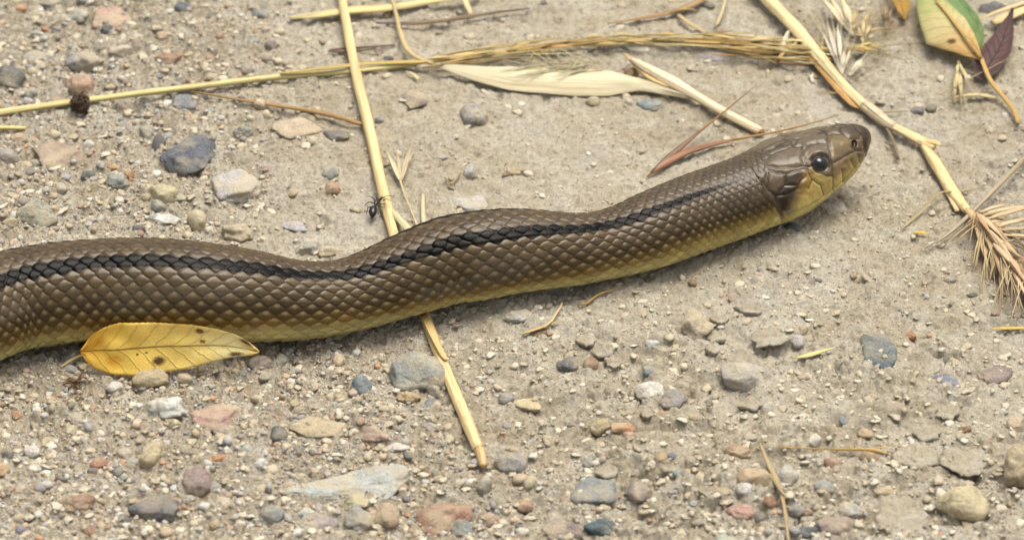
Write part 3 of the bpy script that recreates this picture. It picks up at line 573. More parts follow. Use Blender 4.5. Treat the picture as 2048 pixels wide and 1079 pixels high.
STONES = [
 # upper left
 (165, 124, 78, 52, 'grey', 'a', 'grey angular stone just behind the pinkish stone by the dark burr', 10), (160, 172, 64, 50, 'pinkish', 'r', 'pinkish rounded stone right behind the dark fuzzy burr'),
 (20, 158, 66, 54, 'dark grey', 'r', 'dark grey pitted stone beside the long straw end'), (62, 188, 30, 28, 'grey', 'r'), (157, 32, 50, 34, 'pale grey', 'a'), (225, 44, 95, 52, 'pinkish', 'f', 'flat pinkish slab sunk in the dust with a dark pebble at its edge'),
 (213, 61, 28, 20, 'dark grey', 'a'), (365, 17, 36, 22, 'slate', 'r'), (242, 103, 50, 30, 'pale grey', 'a', 'pale grey angular stone with one chalky face'), (368, 208, 64, 42, 'blue grey', 'f', 'blue grey flat stone in front of the long horizontal straw'), (365, 163, 36, 20, 'dark grey', 'a'),
 (72, 119, 60, 30, 'grey', 'f', 'low grey stone half buried beside the grey angular stone'), (340, 118, 66, 22, 'brown', 'f', 'flat brownish stone flush with the dust'), (488, 265, 42, 28, 'grey', 'a'), (382, 320, 124, 72, 'slate', 'f', 'large dark slate stone set flush in the ground', 18), (468, 378, 112, 70, 'pale grey', 'f', 'broad speckled pale grey stone beside the dark slate stone', -18),
 (318, 290, 28, 46, 'dark grey', 'a'), (293, 268, 32, 42, 'grey', 'a'), (118, 322, 104, 66, 'pinkish', 'f', 'broad pinkish stone lying level with the grit'), (14, 315, 44, 34, 'grey', 'r'), (176, 351, 32, 19, 'dark grey', 'a'), (75, 428, 86, 60, 'grey', 'a', 'grey blocky stone with a pale top above the snake'),
 (322, 388, 66, 46, 'beige', 'a', 'beige angular stone with a brown underside'), (330, 439, 68, 24, 'white', 'f', 'whitish flat stone close behind the snake'), (394, 440, 38, 46, 'beige', 'a'), (278, 461, 28, 26, 'dark grey', 'a'), (318, 412, 32, 24, 'grey', 'r'), (238, 366, 48, 34, 'grey', 'c', 'grey crumbling stone among gravel above the snake'),
 (178, 290, 22, 22, 'white', 'r'), (38, 279, 40, 25, 'tan', 'r'), (72, 330, 24, 20, 'grey', 'r'), (18, 446, 34, 20, 'tan', 'a'), (52, 332, 26, 20, 'beige', 'r'), (260, 350, 24, 18, 'orange', 'r'), (228, 335, 30, 14, 'orange', 'a'), (292, 395, 24, 18, 'brown', 'r'), (205, 440, 28, 20, 'pale grey', 'r'), (120, 375, 30, 22, 'pale grey', 'a'),
 (672, 273, 58, 30, 'slate', 'a', 'dark blue shiny stone beside the upright straw'), (598, 262, 110, 40, 'beige', 'f', 'broad pale rock ledge behind the brown twig'), (660, 349, 36, 28, 'grey', 'r'), (666, 379, 34, 30, 'red brown', 'r'), (945, 236, 62, 52, 'grey', 'r', 'smooth grey egg-shaped stone alone on the pale dust', 40, 77), (775, 119, 26, 18, 'dark grey', 'a'), (757, 104, 22, 22, 'purple grey', 'r'),
 (830, 204, 56, 44, 'purple grey', 'f', 'faint purple grey stone buried in the dust below the pale sheath'), (760, 241, 22, 17, 'blue grey', 'r'), (880, 316, 34, 13, 'grey', 'f'), (1025, 346, 44, 20, 'tan', 'c'), (940, 346, 28, 28, 'pale grey', 'r'), (935, 413, 84, 36, 'pale grey', 'f', 'pale grey flat stone touching the snake’s back curve'), (770, 345, 20, 18, 'grey', 'r'),
 (1430, 114, 88, 30, 'pale grey', 'f', 'thin pale stone flake on the dust under the seed heads'), (1275, 101, 54, 20, 'pale grey', 'f', 'pale flake wedged behind the broken straw tip'), (1264, 146, 32, 26, 'brown', 'r'), (1300, 211, 58, 26, 'blue grey', 'f', 'blue grey stone flush with dust below the cream sheath'), (1186, 203, 32, 22, 'beige', 'a'), (1258, 204, 18, 14, 'white', 'r'),
 (660, 503, 52, 26, 'beige', 'a', 'beige angular stone against the snake beside pale gravel'), (617, 494, 56, 34, 'pale grey', 'a', 'pale grey stone tucked behind the dip of the snake'), (475, 466, 70, 44, 'beige', 'c', 'beige crumbly stone behind the snake’s left hump'), (590, 456, 56, 22, 'pale grey', 'f', 'pale flat stone upslope from the snake’s dip'), (1835, 222, 30, 16, 'dark grey', 'a'), (1862, 216, 24, 18, 'dark grey', 'r'), (2040, 258, 30, 12, 'dark grey', 'f'), (2010, 232, 15, 12, 'white', 'r'),
 (1985, 18, 60, 26, 'dark grey', 'a', 'dark grey stone beside the green leaf and straw pair'), (105, 8, 60, 24, 'grey', 'a', 'grey stone cluster piece at the far gravel edge'), (70, 20, 36, 22, 'grey', 'r'), (520, 30, 34, 20, 'blue grey', 'r'), (508, 82, 26, 14, 'blue grey', 'f'),
 # front left
 (520, 728, 52, 30, 'purple grey', 'r', 'purple grey rounded stone just off the yellow leaf tip'), (562, 722, 28, 24, 'grey', 'r'), (532, 753, 32, 22, 'grey', 'r'), (678, 724, 25, 28, 'beige', 'r'), (836, 752, 112, 86, 'grey', 'a', 'large grey angular rock leaning beside the lower straw', 20, 5), (722, 774, 46, 48, 'blue grey', 'a', 'blue grey blocky stone near the big angular rock'),
 (818, 796, 50, 30, 'tan', 'c', 'tan crumb of earth at the foot of the angular rock'), (868, 782, 30, 32, 'grey', 'a'), (1040, 635, 62, 28, 'pale grey', 'a', 'whitish grey stone just in front of the snake’s middle'), (1013, 797, 32, 28, 'blue grey', 'r'), (865, 812, 36, 26, 'blue grey', 'f'),
 (330, 817, 90, 50, 'white', 'c', 'rough chalky white stone below the yellow leaf', -12), (228, 776, 36, 23, 'white', 'r'), (300, 758, 74, 42, 'tan', 'r', 'tan and cream rounded stone under the yellow leaf edge', 10), (155, 836, 42, 26, 'grey', 'f'), (305, 911, 36, 52, 'beige', 'a', 'beige wedge-shaped stone standing on edge', -30), (394, 968, 56, 54, 'purple grey', 'r', 'purple grey stone with a brown base in the front gravel'),
 (308, 1020, 98, 50, 'dark grey', 'a', 'dark grey triangular stone in the front gravel', -8), (158, 1009, 66, 38, 'brown', 'a', 'brown ridged stone in the front gravel', 12), (436, 838, 110, 50, 'pinkish', 'f', 'peach pink flat stone level with the front gravel'), (448, 864, 44, 28, 'grey', 'r'), (200, 928, 50, 20, 'red brown', 'f', 'flat red brown sliver in the orange grit'), (440, 918, 36, 20, 'orange', 'a'), (35, 830, 26, 18, 'orange', 'a'), (560, 870, 36, 36, 'dark grey', 'r'),
 (5, 940, 30, 24, 'orange', 'a'), (186, 942, 24, 14, 'dark grey', 'r'), (265, 925, 26, 18, 'pale grey', 'r'), (182, 1064, 28, 20, 'brown', 'r'), (42, 1060, 24, 22, 'blue grey', 'r'), (445, 1005, 32, 22, 'pale grey', 'f'), (430, 975, 30, 20, 'grey', 'r'), (120, 1030, 22, 16, 'dark grey', 'a'), (255, 1042, 24, 16, 'dark grey', 'a'), (75, 975, 34, 22, 'blue grey', 'a'),
 (690, 985, 262, 84, 'pale grey', 'f', 'large pale grey flat rock bedded in the front gravel', 16, 9, 5), (716, 1008, 56, 34, 'beige', 'a', 'beige stone lying on the front edge of the flat rock'), (718, 1042, 58, 48, 'grey', 'a', 'grey angular stone in front of the flat rock'), (772, 1036, 54, 50, 'pinkish', 'r', 'pinkish rounded stone in front of the flat rock'), (892, 1040, 120, 58, 'red brown', 'a', 'long red brown stone slanting in the front gravel', 30, 14), (1022, 927, 66, 52, 'grey', 'a', 'grey pyramid-shaped stone by the cut straw end', 0, 31), (782, 960, 36, 22, 'brown', 'r'),
 (545, 1032, 50, 40, 'blue grey', 'r', 'blue grey rounded stone before the flat rock’s thin end'), (636, 1046, 80, 28, 'grey', 'f', 'low grey stone bedded before the flat rock'), (612, 1024, 36, 24, 'white', 'a'), (925, 1058, 46, 34, 'blue grey', 'a'), (970, 970, 34, 34, 'grey', 'c'), (815, 912, 18, 20, 'dark grey', 'a'), (790, 895, 60, 16, 'white', 'f', 'thin whitish stone sliver in the middle gravel'), (675, 908, 28, 16, 'slate', 'a'), (625, 905, 26, 14, 'dark grey', 'r'), (595, 903, 20, 15, 'dark grey', 'r'),
 (565, 765, 20, 14, 'orange', 'r'), (750, 870, 46, 34, 'pinkish', 'a', 'pinkish grey chipped stone in the middle gravel'), (790, 856, 28, 14, 'dark grey', 'a'), (600, 900, 20, 14, 'dark grey', 'a'), (1075, 665, 40, 20, 'brown', 'f'), (865, 855, 30, 16, 'pale grey', 'a'), (1050, 1015, 30, 24, 'red brown', 'r'), (975, 1040, 36, 24, 'pinkish', 'r'), (1040, 960, 30, 22, 'pinkish', 'a'), (1055, 810, 60, 26, 'beige', 'f', 'flat beige crumb beside the round blue pebble'), (640, 860, 120, 40, 'tan', 'f', 'broad tan stone sunk flush in the middle gravel', 8),
 # front middle and right
 (1135, 731, 44, 32, 'dark grey', 'r'), (1182, 728, 32, 28, 'brown', 'r'), (1298, 744, 28, 22, 'blue grey', 'r'), (1300, 783, 62, 38, 'white', 'r', 'smooth white stone among crumbs of dried mud', 20), (1345, 801, 60, 38, 'grey', 'a', 'grey triangular stone next to the smooth white stone'), (1485, 752, 86, 62, 'pale grey', 'r', 'pale grey mottled round stone right of the crumbs', 0, 12), (1396, 656, 66, 62, 'beige', 'c', 'beige rounded lump of earth half out of its hole'), (1760, 712, 72, 82, 'slate', 'f', 'slate blue cracked stone flush with the smooth dust', 12, 3),
 (1595, 684, 26, 27, 'pale grey', 'r'), (1606, 662, 20, 22, 'tan', 'c'), (1990, 752, 72, 36, 'purple grey', 'f', 'purple grey flat stone half covered by dust', 22), (1892, 763, 70, 24, 'blue grey', 'f', 'blue grey sliver flush with dust below the slate stone'), (1905, 608, 16, 14, 'slate', 'a'), (1585, 455, 40, 24, 'slate', 'f'), (1665, 420, 60, 24, 'pale grey', 'f', 'faint grey stone buried under the snake’s chin'), (1900, 560, 26, 14, 'grey', 'r'), (1936, 784, 14, 12, 'dark grey', 'r'), (1945, 590, 22, 10, 'dark grey', 'r'), (1822, 672, 22, 16, 'orange', 'r'),
 (1202, 851, 48, 30, 'tan', 'r', 'olive tan rounded stone paired with a rusty one'), (1245, 856, 48, 26, 'orange', 'a', 'rusty orange brown stone paired with an olive tan one'), (1256, 870, 24, 18, 'pinkish', 'r'), (1142, 849, 16, 12, 'dark grey', 'r'), (1190, 990, 88, 54, 'blue grey', 'f', 'blue grey triangular stone sunk in the front dust'), (1278, 990, 50, 42, 'purple grey', 'r', 'purple grey rounded stone at a small ledge'), (1200, 1058, 64, 30, 'teal', 'a', 'dark teal glossy stone in the front gravel'), (1125, 1066, 80, 40, 'purple grey', 'a', 'purplish brown stone at the front edge'), (1480, 1024, 60, 36, 'pinkish', 'a', 'pinkish tan blocky stone with dark pebble beside it', -8), (1475, 905, 50, 28, 'brown', 'r', 'brown grey rounded stone in the front dust'),
 (1488, 977, 32, 26, 'white', 'r'), (1508, 955, 76, 48, 'tan', 'r', 'dull tan stone lying under the thin upright stalk'), (1515, 1034, 26, 20, 'dark grey', 'r'), (1737, 915, 42, 22, 'brown', 'r'), (1925, 1006, 100, 70, 'beige', 'r', 'large pale beige rounded stone in the cracked mud', 0, 8), (2040, 932, 56, 90, 'tan', 'c', 'tan lump of earth at the cracked mud edge'), (1616, 1064, 50, 26, 'slate', 'a', 'slate dark angular stone beside the purplish stone'), (1668, 1055, 72, 40, 'purple grey', 'r', 'purplish rounded stone at the front beside slate stone'), (1630, 881, 26, 24, 'white', 'r'), (1570, 952, 52, 48, 'pale grey', 'a', 'pale grey stone stack beside the thin upright stalk'), (1060, 965, 26, 28, 'beige', 'r'),
 (1170, 962, 22, 16, 'white', 'r'), (1357, 948, 24, 20, 'blue grey', 'r'), (1050, 1010, 28, 22, 'orange', 'r'), (1322, 916, 26, 22, 'brown', 'r'), (1345, 912, 20, 18, 'blue grey', 'r'), (1302, 930, 20, 18, 'white', 'r'), (1540, 1005, 30, 24, 'red brown', 'r'), (1395, 1045, 26, 14, 'grey', 'r'), (1045, 1065, 26, 20, 'white', 'r'), (1665, 925, 34, 22, 'red brown', 'r'), (1690, 838, 24, 26, 'blue grey', 'f'), (1885, 975, 34, 16, 'blue grey', 'f'), (1730, 868, 32, 18, 'tan', 'a'), (1650, 975, 40, 26, 'grey', 'r'), (1700, 1020, 46, 34, 'pale grey', 'a'), (1930, 858, 26, 16, 'brown', 'r'), (1770, 985, 44, 18, 'tan', 'r'), (2035, 850, 44, 28, 'pinkish', 'f'), (1460, 1075, 60, 26, 'pale grey', 'f', 'pale chalky stone at the very front of the dust'),
 (1500, 875, 30, 14, 'grey', 'f'), (1385, 835, 26, 14, 'tan', 'c'), (1255, 830, 28, 14, 'brown', 'c'), (1440, 985, 44, 18, 'tan', 'f')]
for s_ in STONES:
    x, y, w_, h_, cl, kd = s_[:6]; lb = s_[6] if len(s_) > 6 else None
    sub = s_[9] if len(s_) > 9 else (4 if w_ > 40 else 3)
    if lb is None and w_ > 45: w_ = 45
    stone(x, y, w_, h_, cl, kd, lb, s_[7] if len(s_) > 7 else rnd.uniform(-20, 20), s_[8] if len(s_) > 8 else None, sub)

def free(p, r, pad=.0):
    if snake_gap(p) < r: return False
    return all((p[0]-a)**2+(p[1]-b)**2 > (r+c+pad)**2 for a, b, c in occupied)
names = ['grey', 'pale grey', 'dark grey', 'blue grey', 'pinkish', 'tan', 'brown', 'white', 'beige', 'red brown', 'orange', 'slate', 'purple grey']
wts = [16, 16, 4, 6, 8, 17, 8, 10, 17, 2.5, 3, 1.5, 4]
n_ind = 0; tries = 0
while n_ind < 125 and tries < 6000:
    tries += 1
    x, y = rnd.uniform(0, 2048), rnd.uniform(0, 1079)
    if rnd.random() > gravelly(x, y)**1.6*1.0+.04: continue
    wp = rnd.choice([14, 15, 16, 17, 18, 20, 22, 25, 28, 32]); p = on(x, y)
    if not free(p, wp/2*PXM): continue
    stone(x, y, wp, wp*rnd.uniform(.6, .85), rnd.choices(names, wts)[0], rnd.choice('aarrrf'), None, rnd.uniform(-40, 40), 1000+tries, 3)
    n_ind += 1

# loose grit: thousands of grains as one mass
def gravel():
    V_, F_, T_ = [], [], []; off = 0
    pal = np.array([col(*PAL[n]) for n in names]); pw = np.array(wts, float); pw /= pw.sum()
    g = np.random.default_rng(3); mud = np.array([col(*q_) for q_ in ((200, 188, 162), (210, 200, 176), (188, 174, 146), (218, 210, 190), (172, 158, 132))])
    for count, lo, hi, sub, pat, lift in ((3800, 8, 15, 2, 1.5, .12), (2600, 9, 24, -1, .9, .06), (850, 14, 27, 3, 2.6, -.05), (15000, 4.5, 9, 1, 1.1, .15), (22000, 2.6, 5, 0, 1.0, .2)):
        k = 0
        count = int(count*1.35); X = g.uniform(-360, 2400, count*9); Y = g.uniform(-140, 1200, count*9); keep = g.random(count*9) < (gravelly(X, Y)*.8+.5*sstep(560, 720, Y)*sstep(1000, 1300, X) if sub == -1 else gravelly(X, Y))**pat*(.55+.45*sstep(-.3, .5, vnoise(X*.012, Y*.02, seed=8)))+(.10 if sub == 0 else .03)
        X, Y = X[keep][:count], Y[keep][:count]
        for x, y in zip(X, Y):
            wpx = lo+(hi-lo)*g.random()**1.6
            p = at(x, y, 0.0); r = wpx/2*PXM
            p[2] = gh(p[0], p[1])
            if sub == -1:
                d, f = ICO[2]; v = d*(1+.22*g.normal(size=(len(d), 1)))*np.array([1, 1, .42]); ta, tb = g.normal(0, .28, 2); v = v+np.stack([0*v[:, 0], 0*v[:, 0], v[:, 0]*ta+v[:, 1]*tb], 1)
            elif sub == 3:
                q_ = LIB[g.integers(len(LIB))]; v, f = q_; v = v.copy()
            elif sub:
                d, f = ICO[sub]; v = d*(1+.16*g.normal(size=(len(d), 1)))
            else:
                d = OCT_V; f = OCT_F; v = d*(1+.2*g.normal(size=(len(d), 1)))
            v = v*np.array([1, g.uniform(.6, 1), g.uniform(.45, .8)])*r; a = g.uniform(0, 6.28)
            v = np.stack([v[:, 0]*math.cos(a)-v[:, 1]*math.sin(a), v[:, 0]*math.sin(a)+v[:, 1]*math.cos(a), v[:, 2]], 1)+p+[0, 0, r*lift]
            V_.append(v); F_.append(f+off); off += len(v)
            gz = float(gravelly(x, y))
            c = pal[g.choice(len(pal), p=pw)]*g.uniform(.8, 1.15) if sub >= 0 and g.random() < .12+.75*gz else mud[g.integers(len(mud))]*g.uniform(.88, 1.1)
            c = c*.7+mud[0]*.3
            T_.append(np.repeat(c[None], len(v), 0))
    return mesh('gravel', np.concatenate(V_), np.concatenate(F_), attrs={'tint': np.concatenate(T_)})
LIB = [stone_shape(k_, 700+i_, 2) for i_, k_ in enumerate('araacraafrac')]
OCT_V = np.array([(1, 0, 0), (-.5, .87, 0), (-.5, -.87, 0), (.2, .3, .9), (-.3, -.2, .85), (0, 0, -.8)], float)
OCT_F = np.array([(0, 1, 3), (1, 4, 3), (1, 2, 4), (2, 0, 4), (0, 3, 4), (1, 0, 5), (2, 1, 5), (0, 2, 5)])
tag(link('gravel', gravel(), None, M_GRAIN), 'loose multicoloured sand grains and fine grit over the ground', 'gravel', kind='stuff')

# ------------------------------------------------------------------ flakes of dried mud
def flake(px, py, wpx, hpx, tilt, rot, label, seed, c=(196, 179, 144), thick=1.0, up=.9):
    g = np.random.default_rng(seed); n = 44; ang = np.linspace(0, 2*math.pi, n, endpoint=False)
    nc = int(g.integers(6, 9)); ca_ = np.sort(np.linspace(0, 2*math.pi, nc, endpoint=False)+g.uniform(-.3, .3, nc)); cr_ = g.uniform(.7, 1.0, nc); cxy = np.stack([np.cos(ca_)*cr_, np.sin(ca_)*cr_], 1)
    loop = np.vstack([cxy, cxy[:1]]); tt = np.linspace(0, nc, n, endpoint=False); i_ = tt.astype(int); pt = loop[i_]*(1-(tt-i_))[:, None]+loop[i_+1]*(tt-i_)[:, None]
    ang = np.arctan2(pt[:, 1], pt[:, 0]); rad = np.hypot(pt[:, 0], pt[:, 1])*(1+.05*g.normal(size=n)+.12*vnoise(np.cos(ang)*3+seed, np.sin(ang)*3, seed=seed))
    hw, ry = wpx/2*PXM, hpx/2*PXM/se; tk = thick*MM; V_, F_ = [], []
    rings = [(0.0, 1), (.45, 1), (.85, .95), (1.0, .55), (.97, -.2), (.8, -1), (.0, -1)]
    for q_, zz in rings:
        for a, r in zip(ang, rad):
            x, y = math.cos(a)*r*q_*hw, math.sin(a)*r*q_*ry
            V_.append((x, y, tk*.5*zz+.35*MM*float(vnoise(x*900+seed, y*900, seed=seed+1))*(q_ > 0)+.5*MM*(q_**2)*.5))
    for k in range(len(rings)-1):
        for i in range(n): F_.append((k*n+i, (k+1)*n+i, (k+1)*n+(i+1) % n, k*n+(i+1) % n))
    o = link('mud_flake', mesh('mud_flake', V_, F_), None, M_GROUND, jit(col(*c), .02))
    o.location = on(px, py, up*MM, .003); o.rotation_euler = (R(tilt), R(rnd.uniform(-6, 6)), R(rot))
    tag(o, label, 'mud flake', 'flakes and crumbs of dried mud'); return o
FL = [(1205, 702, 62, 34, 14, 5, 'pale angular mud flake tilted over small round pebbles'), (1228, 726, 40, 24, 8, 40, 'small pale mud crumb below the tilted angular flake'), (1172, 682, 44, 28, 10, 70, 'greyish mud flake behind the tilted angular flake'), (1432, 676, 52, 30, -4, 20, 'pale mud flake beside the beige lump of earth'), (1422, 701, 32, 24, 12, 60, 'small pale mud chip below the beige lump of earth'), (1440, 640, 46, 18, 5, 0, 'dusty mud ledge behind the beige lump of earth'),
      (1832, 916, 98, 48, 6, 10, 'broad mud flake lifted at its edge beside a brown pebble'), (1935, 925, 110, 60, 3, 60, 'cracked mud plate between the broad flake and earth lump'), (1800, 1035, 130, 70, 4, 30, 'large cracked mud plate at the front with dark fissures'), (1895, 826, 60, 26, 16, -20, 'mud crumb arching over a dark hollow'), (1855, 868, 70, 26, 5, 15, 'thin mud flake above the broad lifted flake'), (1418, 986, 52, 22, 14, -5, 'mud flake lying with a dark edge in the front dust'), (1345, 940, 50, 16, 8, 0, 'thin mud chip by the blue pebbles'), (1215, 945, 64, 24, 10, 20, 'dark crumbly mud clod casting shade in the front dust', ), (1500, 620, 60, 26, 3, 0, 'faint mud plate in front of the snake’s neck'), (1540, 675, 90, 40, 3, 15, 'broad mud plate with an orange grain on it'), (1295, 828, 34, 16, 10, 30, 'tiny mud crumb below the smooth white stone'), (1500, 810, 60, 22, 8, 10, 'mud crumb ridge below the mottled round stone')]
for i, f_ in enumerate(FL): flake(*f_, seed=200+i, thick=1.5 if f_[2] < 80 else 1.0, up=.6 if f_[2] < 80 else .75)

# ------------------------------------------------------------------ straw, stems, leaves
def tube(P, rad, n=10, flat=1.0, up=None, m=None, rib=.0, ends=True):
    """P rows of world points, rad metres per point. Returns verts, faces, uv."""
    P = np.asarray(P, float); rad = np.asarray(rad, float)
    L = np.linalg.norm(np.diff(P, axis=0), axis=1).sum(); m = m or max(8, int(L/.0022))
    Q = crom(np.c_[P, rad], m); c, r = Q[:, :3], np.maximum(Q[:, 3], 3e-5)
    T = np.gradient(c, axis=0); T /= np.maximum(np.linalg.norm(T, axis=1), 1e-12)[:, None]
    upv = np.array([0, 0, 1.0]) if up is None else np.asarray(up, float)
    B = np.cross(T, upv); bl = np.linalg.norm(B, axis=1)[:, None]; B = np.where(bl > 1e-4, B/np.maximum(bl, 1e-4), np.array([1.0, 0, 0])); N = np.cross(B, T)
    a = np.linspace(0, 2*math.pi, n, endpoint=False); V_ = []; uv = []
    al = np.r_[0, np.cumsum(np.linalg.norm(np.diff(c, axis=0), axis=1))]/.01
    ph = rnd.uniform(0, 40)
    for k in range(m):
        rk = r[k]*(1+1.6*rib*float(vnoise(al[k]*.9+ph, 3.3, seed=4))+rib*np.cos(a*5+.3)+rib*.6*vnoise(a*1.5+ph, np.full(n, al[k]*2.0), seed=3))
        V_.append(c[k]+np.outer(np.cos(a)*rk, B[k])+np.outer(np.sin(a)*rk*flat, N[k])); uv.append(np.stack([a/(2*math.pi)+ph, np.full(n, al[k]+ph)], 1))
    V_ = np.concatenate(V_); uv = np.concatenate(uv); i = np.arange(m*n).reshape(m, n); j = np.roll(i, -1, 1)
    F_ = list(np.stack([i[:-1], j[:-1], j[1:], i[1:]], -1).reshape(-1, 4))
    if ends: F_ += [i[0][::-1], i[-1]]
    return V_, F_, uv
def W(pts, up=0.0): return [on(p[0], p[1], (p[2] if len(p) > 2 else up)*MM, .002) for p in pts]
STRAW, PALE, GOLD, BRN, GRYB = (224, 202, 150), (224, 210, 168), (210, 176, 104), (150, 116, 78), (128, 116, 104)
def stem(name, P, rpx, parent=None, c=STRAW, flat=1.0, n=10, rib=.03, base_=None, up=None, m=None, mat=None):
    r = np.interp(np.linspace(0, 1, len(P)), np.linspace(0, 1, len(np.atleast_1d(rpx))), np.atleast_1d(rpx))*PXM
    V_, F_, uv = tube(P, r, n, flat, up, m, rib)
    if parent is not None: b = np.array(parent.location)
    else: _, b = local(V_)
    o = link(name, mesh(name, V_-b, F_, uv), parent, mat or M_STRAW, jit(col(*c), .04))
    if parent is None: o.location = b
    return o
def husk(name, p0, p1, wpx, parent, c=PALE, awn=None, fl=.55):
    """pointed seed husk from p0 (base) to p1 (tip), with an optional awn out to a third point"""
    p0, p1 = np.array(p0), np.array(p1); k = np.linspace(0, 1, 7)[:, None]
    P = p0*(1-k)+p1*k+np.sin(k*math.pi)*np.array([0, 0, .0004])
    h = stem(name, P, np.array([.25, .8, 1, .95, .7, .4, .12])*wpx/2, parent, c, fl, 8, .06, m=12)
    if awn is not None:
        aw = np.array(awn); mid = (p1+aw)/2+np.array([0, 0, .0005]); stem('awn', [p1-(p1-p0)*.1, mid, aw], [.9, .6, .35], parent, c, 1, 5, 0, m=7)
    return h
def thing(name, label, cat, loc, group=None): return tag(empty(name, loc), label, cat, group)

# long straw that the snake lies across
P1 = W([(678, -40, 3.6), (697, 70, 2.6), (715, 160, 2.4), (737, 250, 2.2), (757, 340, 2.0), (775, 420, 1.9), (797, 500, 1.5), (822, 565, 1.0), (850, 632, 1.3), (885, 725, 1.6), (925, 820, 1.5), (958, 898, 1.4)])
t = thing('straw', 'long golden straw passing underneath the snake’s body', 'straw', P1[6]); stem('stalk', P1, [8.5, 9.5, 10.5, 11, 11, 11, 11, 10.5, 10, 11.5, 12, 11], t, (230, 204, 148), .9, 14, .06)
stem('split_sheath', W([(846, 626, 2.2), (866, 668, 2.9), (884, 705, 3.0), (893, 719, 3.1)]), [7, 8, 7, 4], t, (220, 190, 132), .35, 8, .08)
stem('node', W([(955, 890, 1.4), (961, 905, 1.4), (965, 922, 1.5), (967, 932, 1.5)]), [11.5, 11, 9.5, 7], t, (216, 182, 126), .9, 12, .10)
# long horizontal straw that carries the seed spike
P2 = W([(-60, 236, 2.2), (60, 216, 2.0), (200, 197, 2.0), (400, 172, 1.9), (560, 154, 1.8), (700, 143, 1.5), (830, 128, 2.0)])
t = thing('grass_spike', 'long yellow grass stalk ending in a golden bristly seed spike', 'grass', P2[3]); stem('stalk', P2, [8, 8, 7, 7, 7, 6.5, 6], t, (228, 208, 144), .95, 10, .04)
stem('sheath', W([(560, 147, 3.0), (650, 137, 3.0), (740, 127, 3.0), (850, 124, 3.2)]), [3, 5, 6, 5], t, (206, 176, 104), .5, 8, .06)
g = random.Random(5)
ctr = lambda x: np.interp(x, [830, 950, 1100, 1250, 1400, 1520, 1650, 1740], [126, 108, 92, 80, 78, 88, 96, 104])
for i in range(64):
    x0 = g.uniform(835, 1560); L_ = g.uniform(70, 230); o_ = g.uniform(-12, 13); o2 = o_+g.uniform(-10, 10)
    z0 = g.uniform(1.2, 4.0); xs = [x0, x0+L_*.35, x0+L_*.7, x0+L_]
    stem('bristle', W([(x, ctr(x)+o_+(o2-o_)*k/3+g.uniform(-1.5, 1.5), z0+g.uniform(-.5, .5)) for k, x in enumerate(xs)]), [1.5, 2.0, 1.4, .4], t, g.choice([(226, 200, 132), (234, 214, 152), (214, 178, 106), (236, 222, 168), (200, 162, 96)]), .8, 5, 0, m=8)
for i in range(46):
    x0 = g.uniform(1400, 1600); L_ = g.uniform(50, 140); o_ = g.uniform(-16, 30); o2 = o_+g.uniform(-9, 9); z0 = g.uniform(1.0, 3.4); xs = [x0, x0+L_*.35, x0+L_*.7, x0+L_]
    stem('bristle', W([(x, ctr(x)+o_+(o2-o_)*k/3+g.uniform(-1.5, 1.5), z0+g.uniform(-.4, .4)) for k, x in enumerate(xs)]), [1.2, 2.4, 1.6, .5], t, g.choice([(218, 188, 116), (228, 206, 140), (206, 168, 96), (232, 216, 160)]), .7, 5, 0, m=8)
for i in range(30):
    x0 = g.uniform(850, 1600); o_ = g.uniform(-11, 11); L_ = g.uniform(36, 70); z0 = g.uniform(1.4, 3.6)
    a_, b_ = W([(x0, ctr(x0)+o_, z0), (x0+L_, ctr(x0+L_)+o_+g.uniform(-5, 5), z0+.2)]); husk('husk', a_, b_, g.uniform(6, 9), t, g.choice([(224, 196, 128), (208, 170, 102), (234, 214, 156)]))
stem('rachis', W([(830, 127, 2.2), (1000, 104, 2.2), (1250, 82, 2.2), (1520, 90, 2.2), (1640, 98, 2.0)]), [4.5, 5, 5, 4, 2], t, (198, 160, 92), .9, 8, .05)
# small pieces of straw
def straw(pts, rpx, label, c=STRAW, flat=.8, name='straw', cat='straw', group='pieces of dry straw', n=10, rib=.05):
    return tag(stem(name, W(pts), rpx, None, c, flat, n, rib), label, cat, group)
straw([(-60, 257, 1.3), (0, 256, 1.3), (30, 256, 1.3), (50, 257, 1.3)], [6, 6, 6, 5.5], 'short cut yellow straw end beneath the long horizontal straw', (222, 198, 126))
straw([(578, 36, 1.6), (640, 30, 1.8), (700, 22, 1.8), (780, 16, 2.0), (860, 4, 2.0), (960, -12, 2.0)], [4, 10, 13, 12, 9, 7], 'flattened pale straw lying behind and across the long upright straw', (220, 202, 140), .45)
straw([(752, 46, 1.6), (820, 47, 1.8), (870, 43, 2.0), (925, 36, 2.0), (985, 26, 1.8), (1060, 17, 1.4)], [3, 5, 6, 5.5, 4, 2], 'dark grey brown twig curving behind the seed spike', (112, 98, 88), .6, 'twig', 'twig', None)
straw([(928, -4, 3), (934, 10, 2.6), (943, 30, 2.2)], [7, 7, 5], 'short pale straw chip resting on the dark twig', (222, 204, 158), .4)
straw([(380, 183, 1.2), (470, 198, 1.2), (560, 212, 1.4), (650, 228, 1.6), (724, 249, 1.8)], [2, 3, 4.5, 5.5, 4.5], 'thin brown grass stem tapering up to the upright straw', (170, 134, 84), .8, 'grass_strand', 'grass')
straw([(745, 98, 1.0), (700, 104, 1.0), (660, 100, .9), (790, 90, .9)][::-1], [2, 3, 3, 2], 'thin dark root lying beside the upright straw', (112, 88, 70), .7, 'root', 'root', None)
straw([(846, 388, 1.0), (846, 420, 1.0), (849, 455, 1.2)], [3, 5, 5], 'short pale straw stub standing by the snake’s hump', (216, 204, 160), .6)
straw([(770, 405, 2.6), (800, 440, 2.2), (828, 470, 1.8), (850, 500, 1.5)], [4, 7, 9, 8], 'pale split straw leaning from the upright straw to the snake', (220, 202, 156), .5)
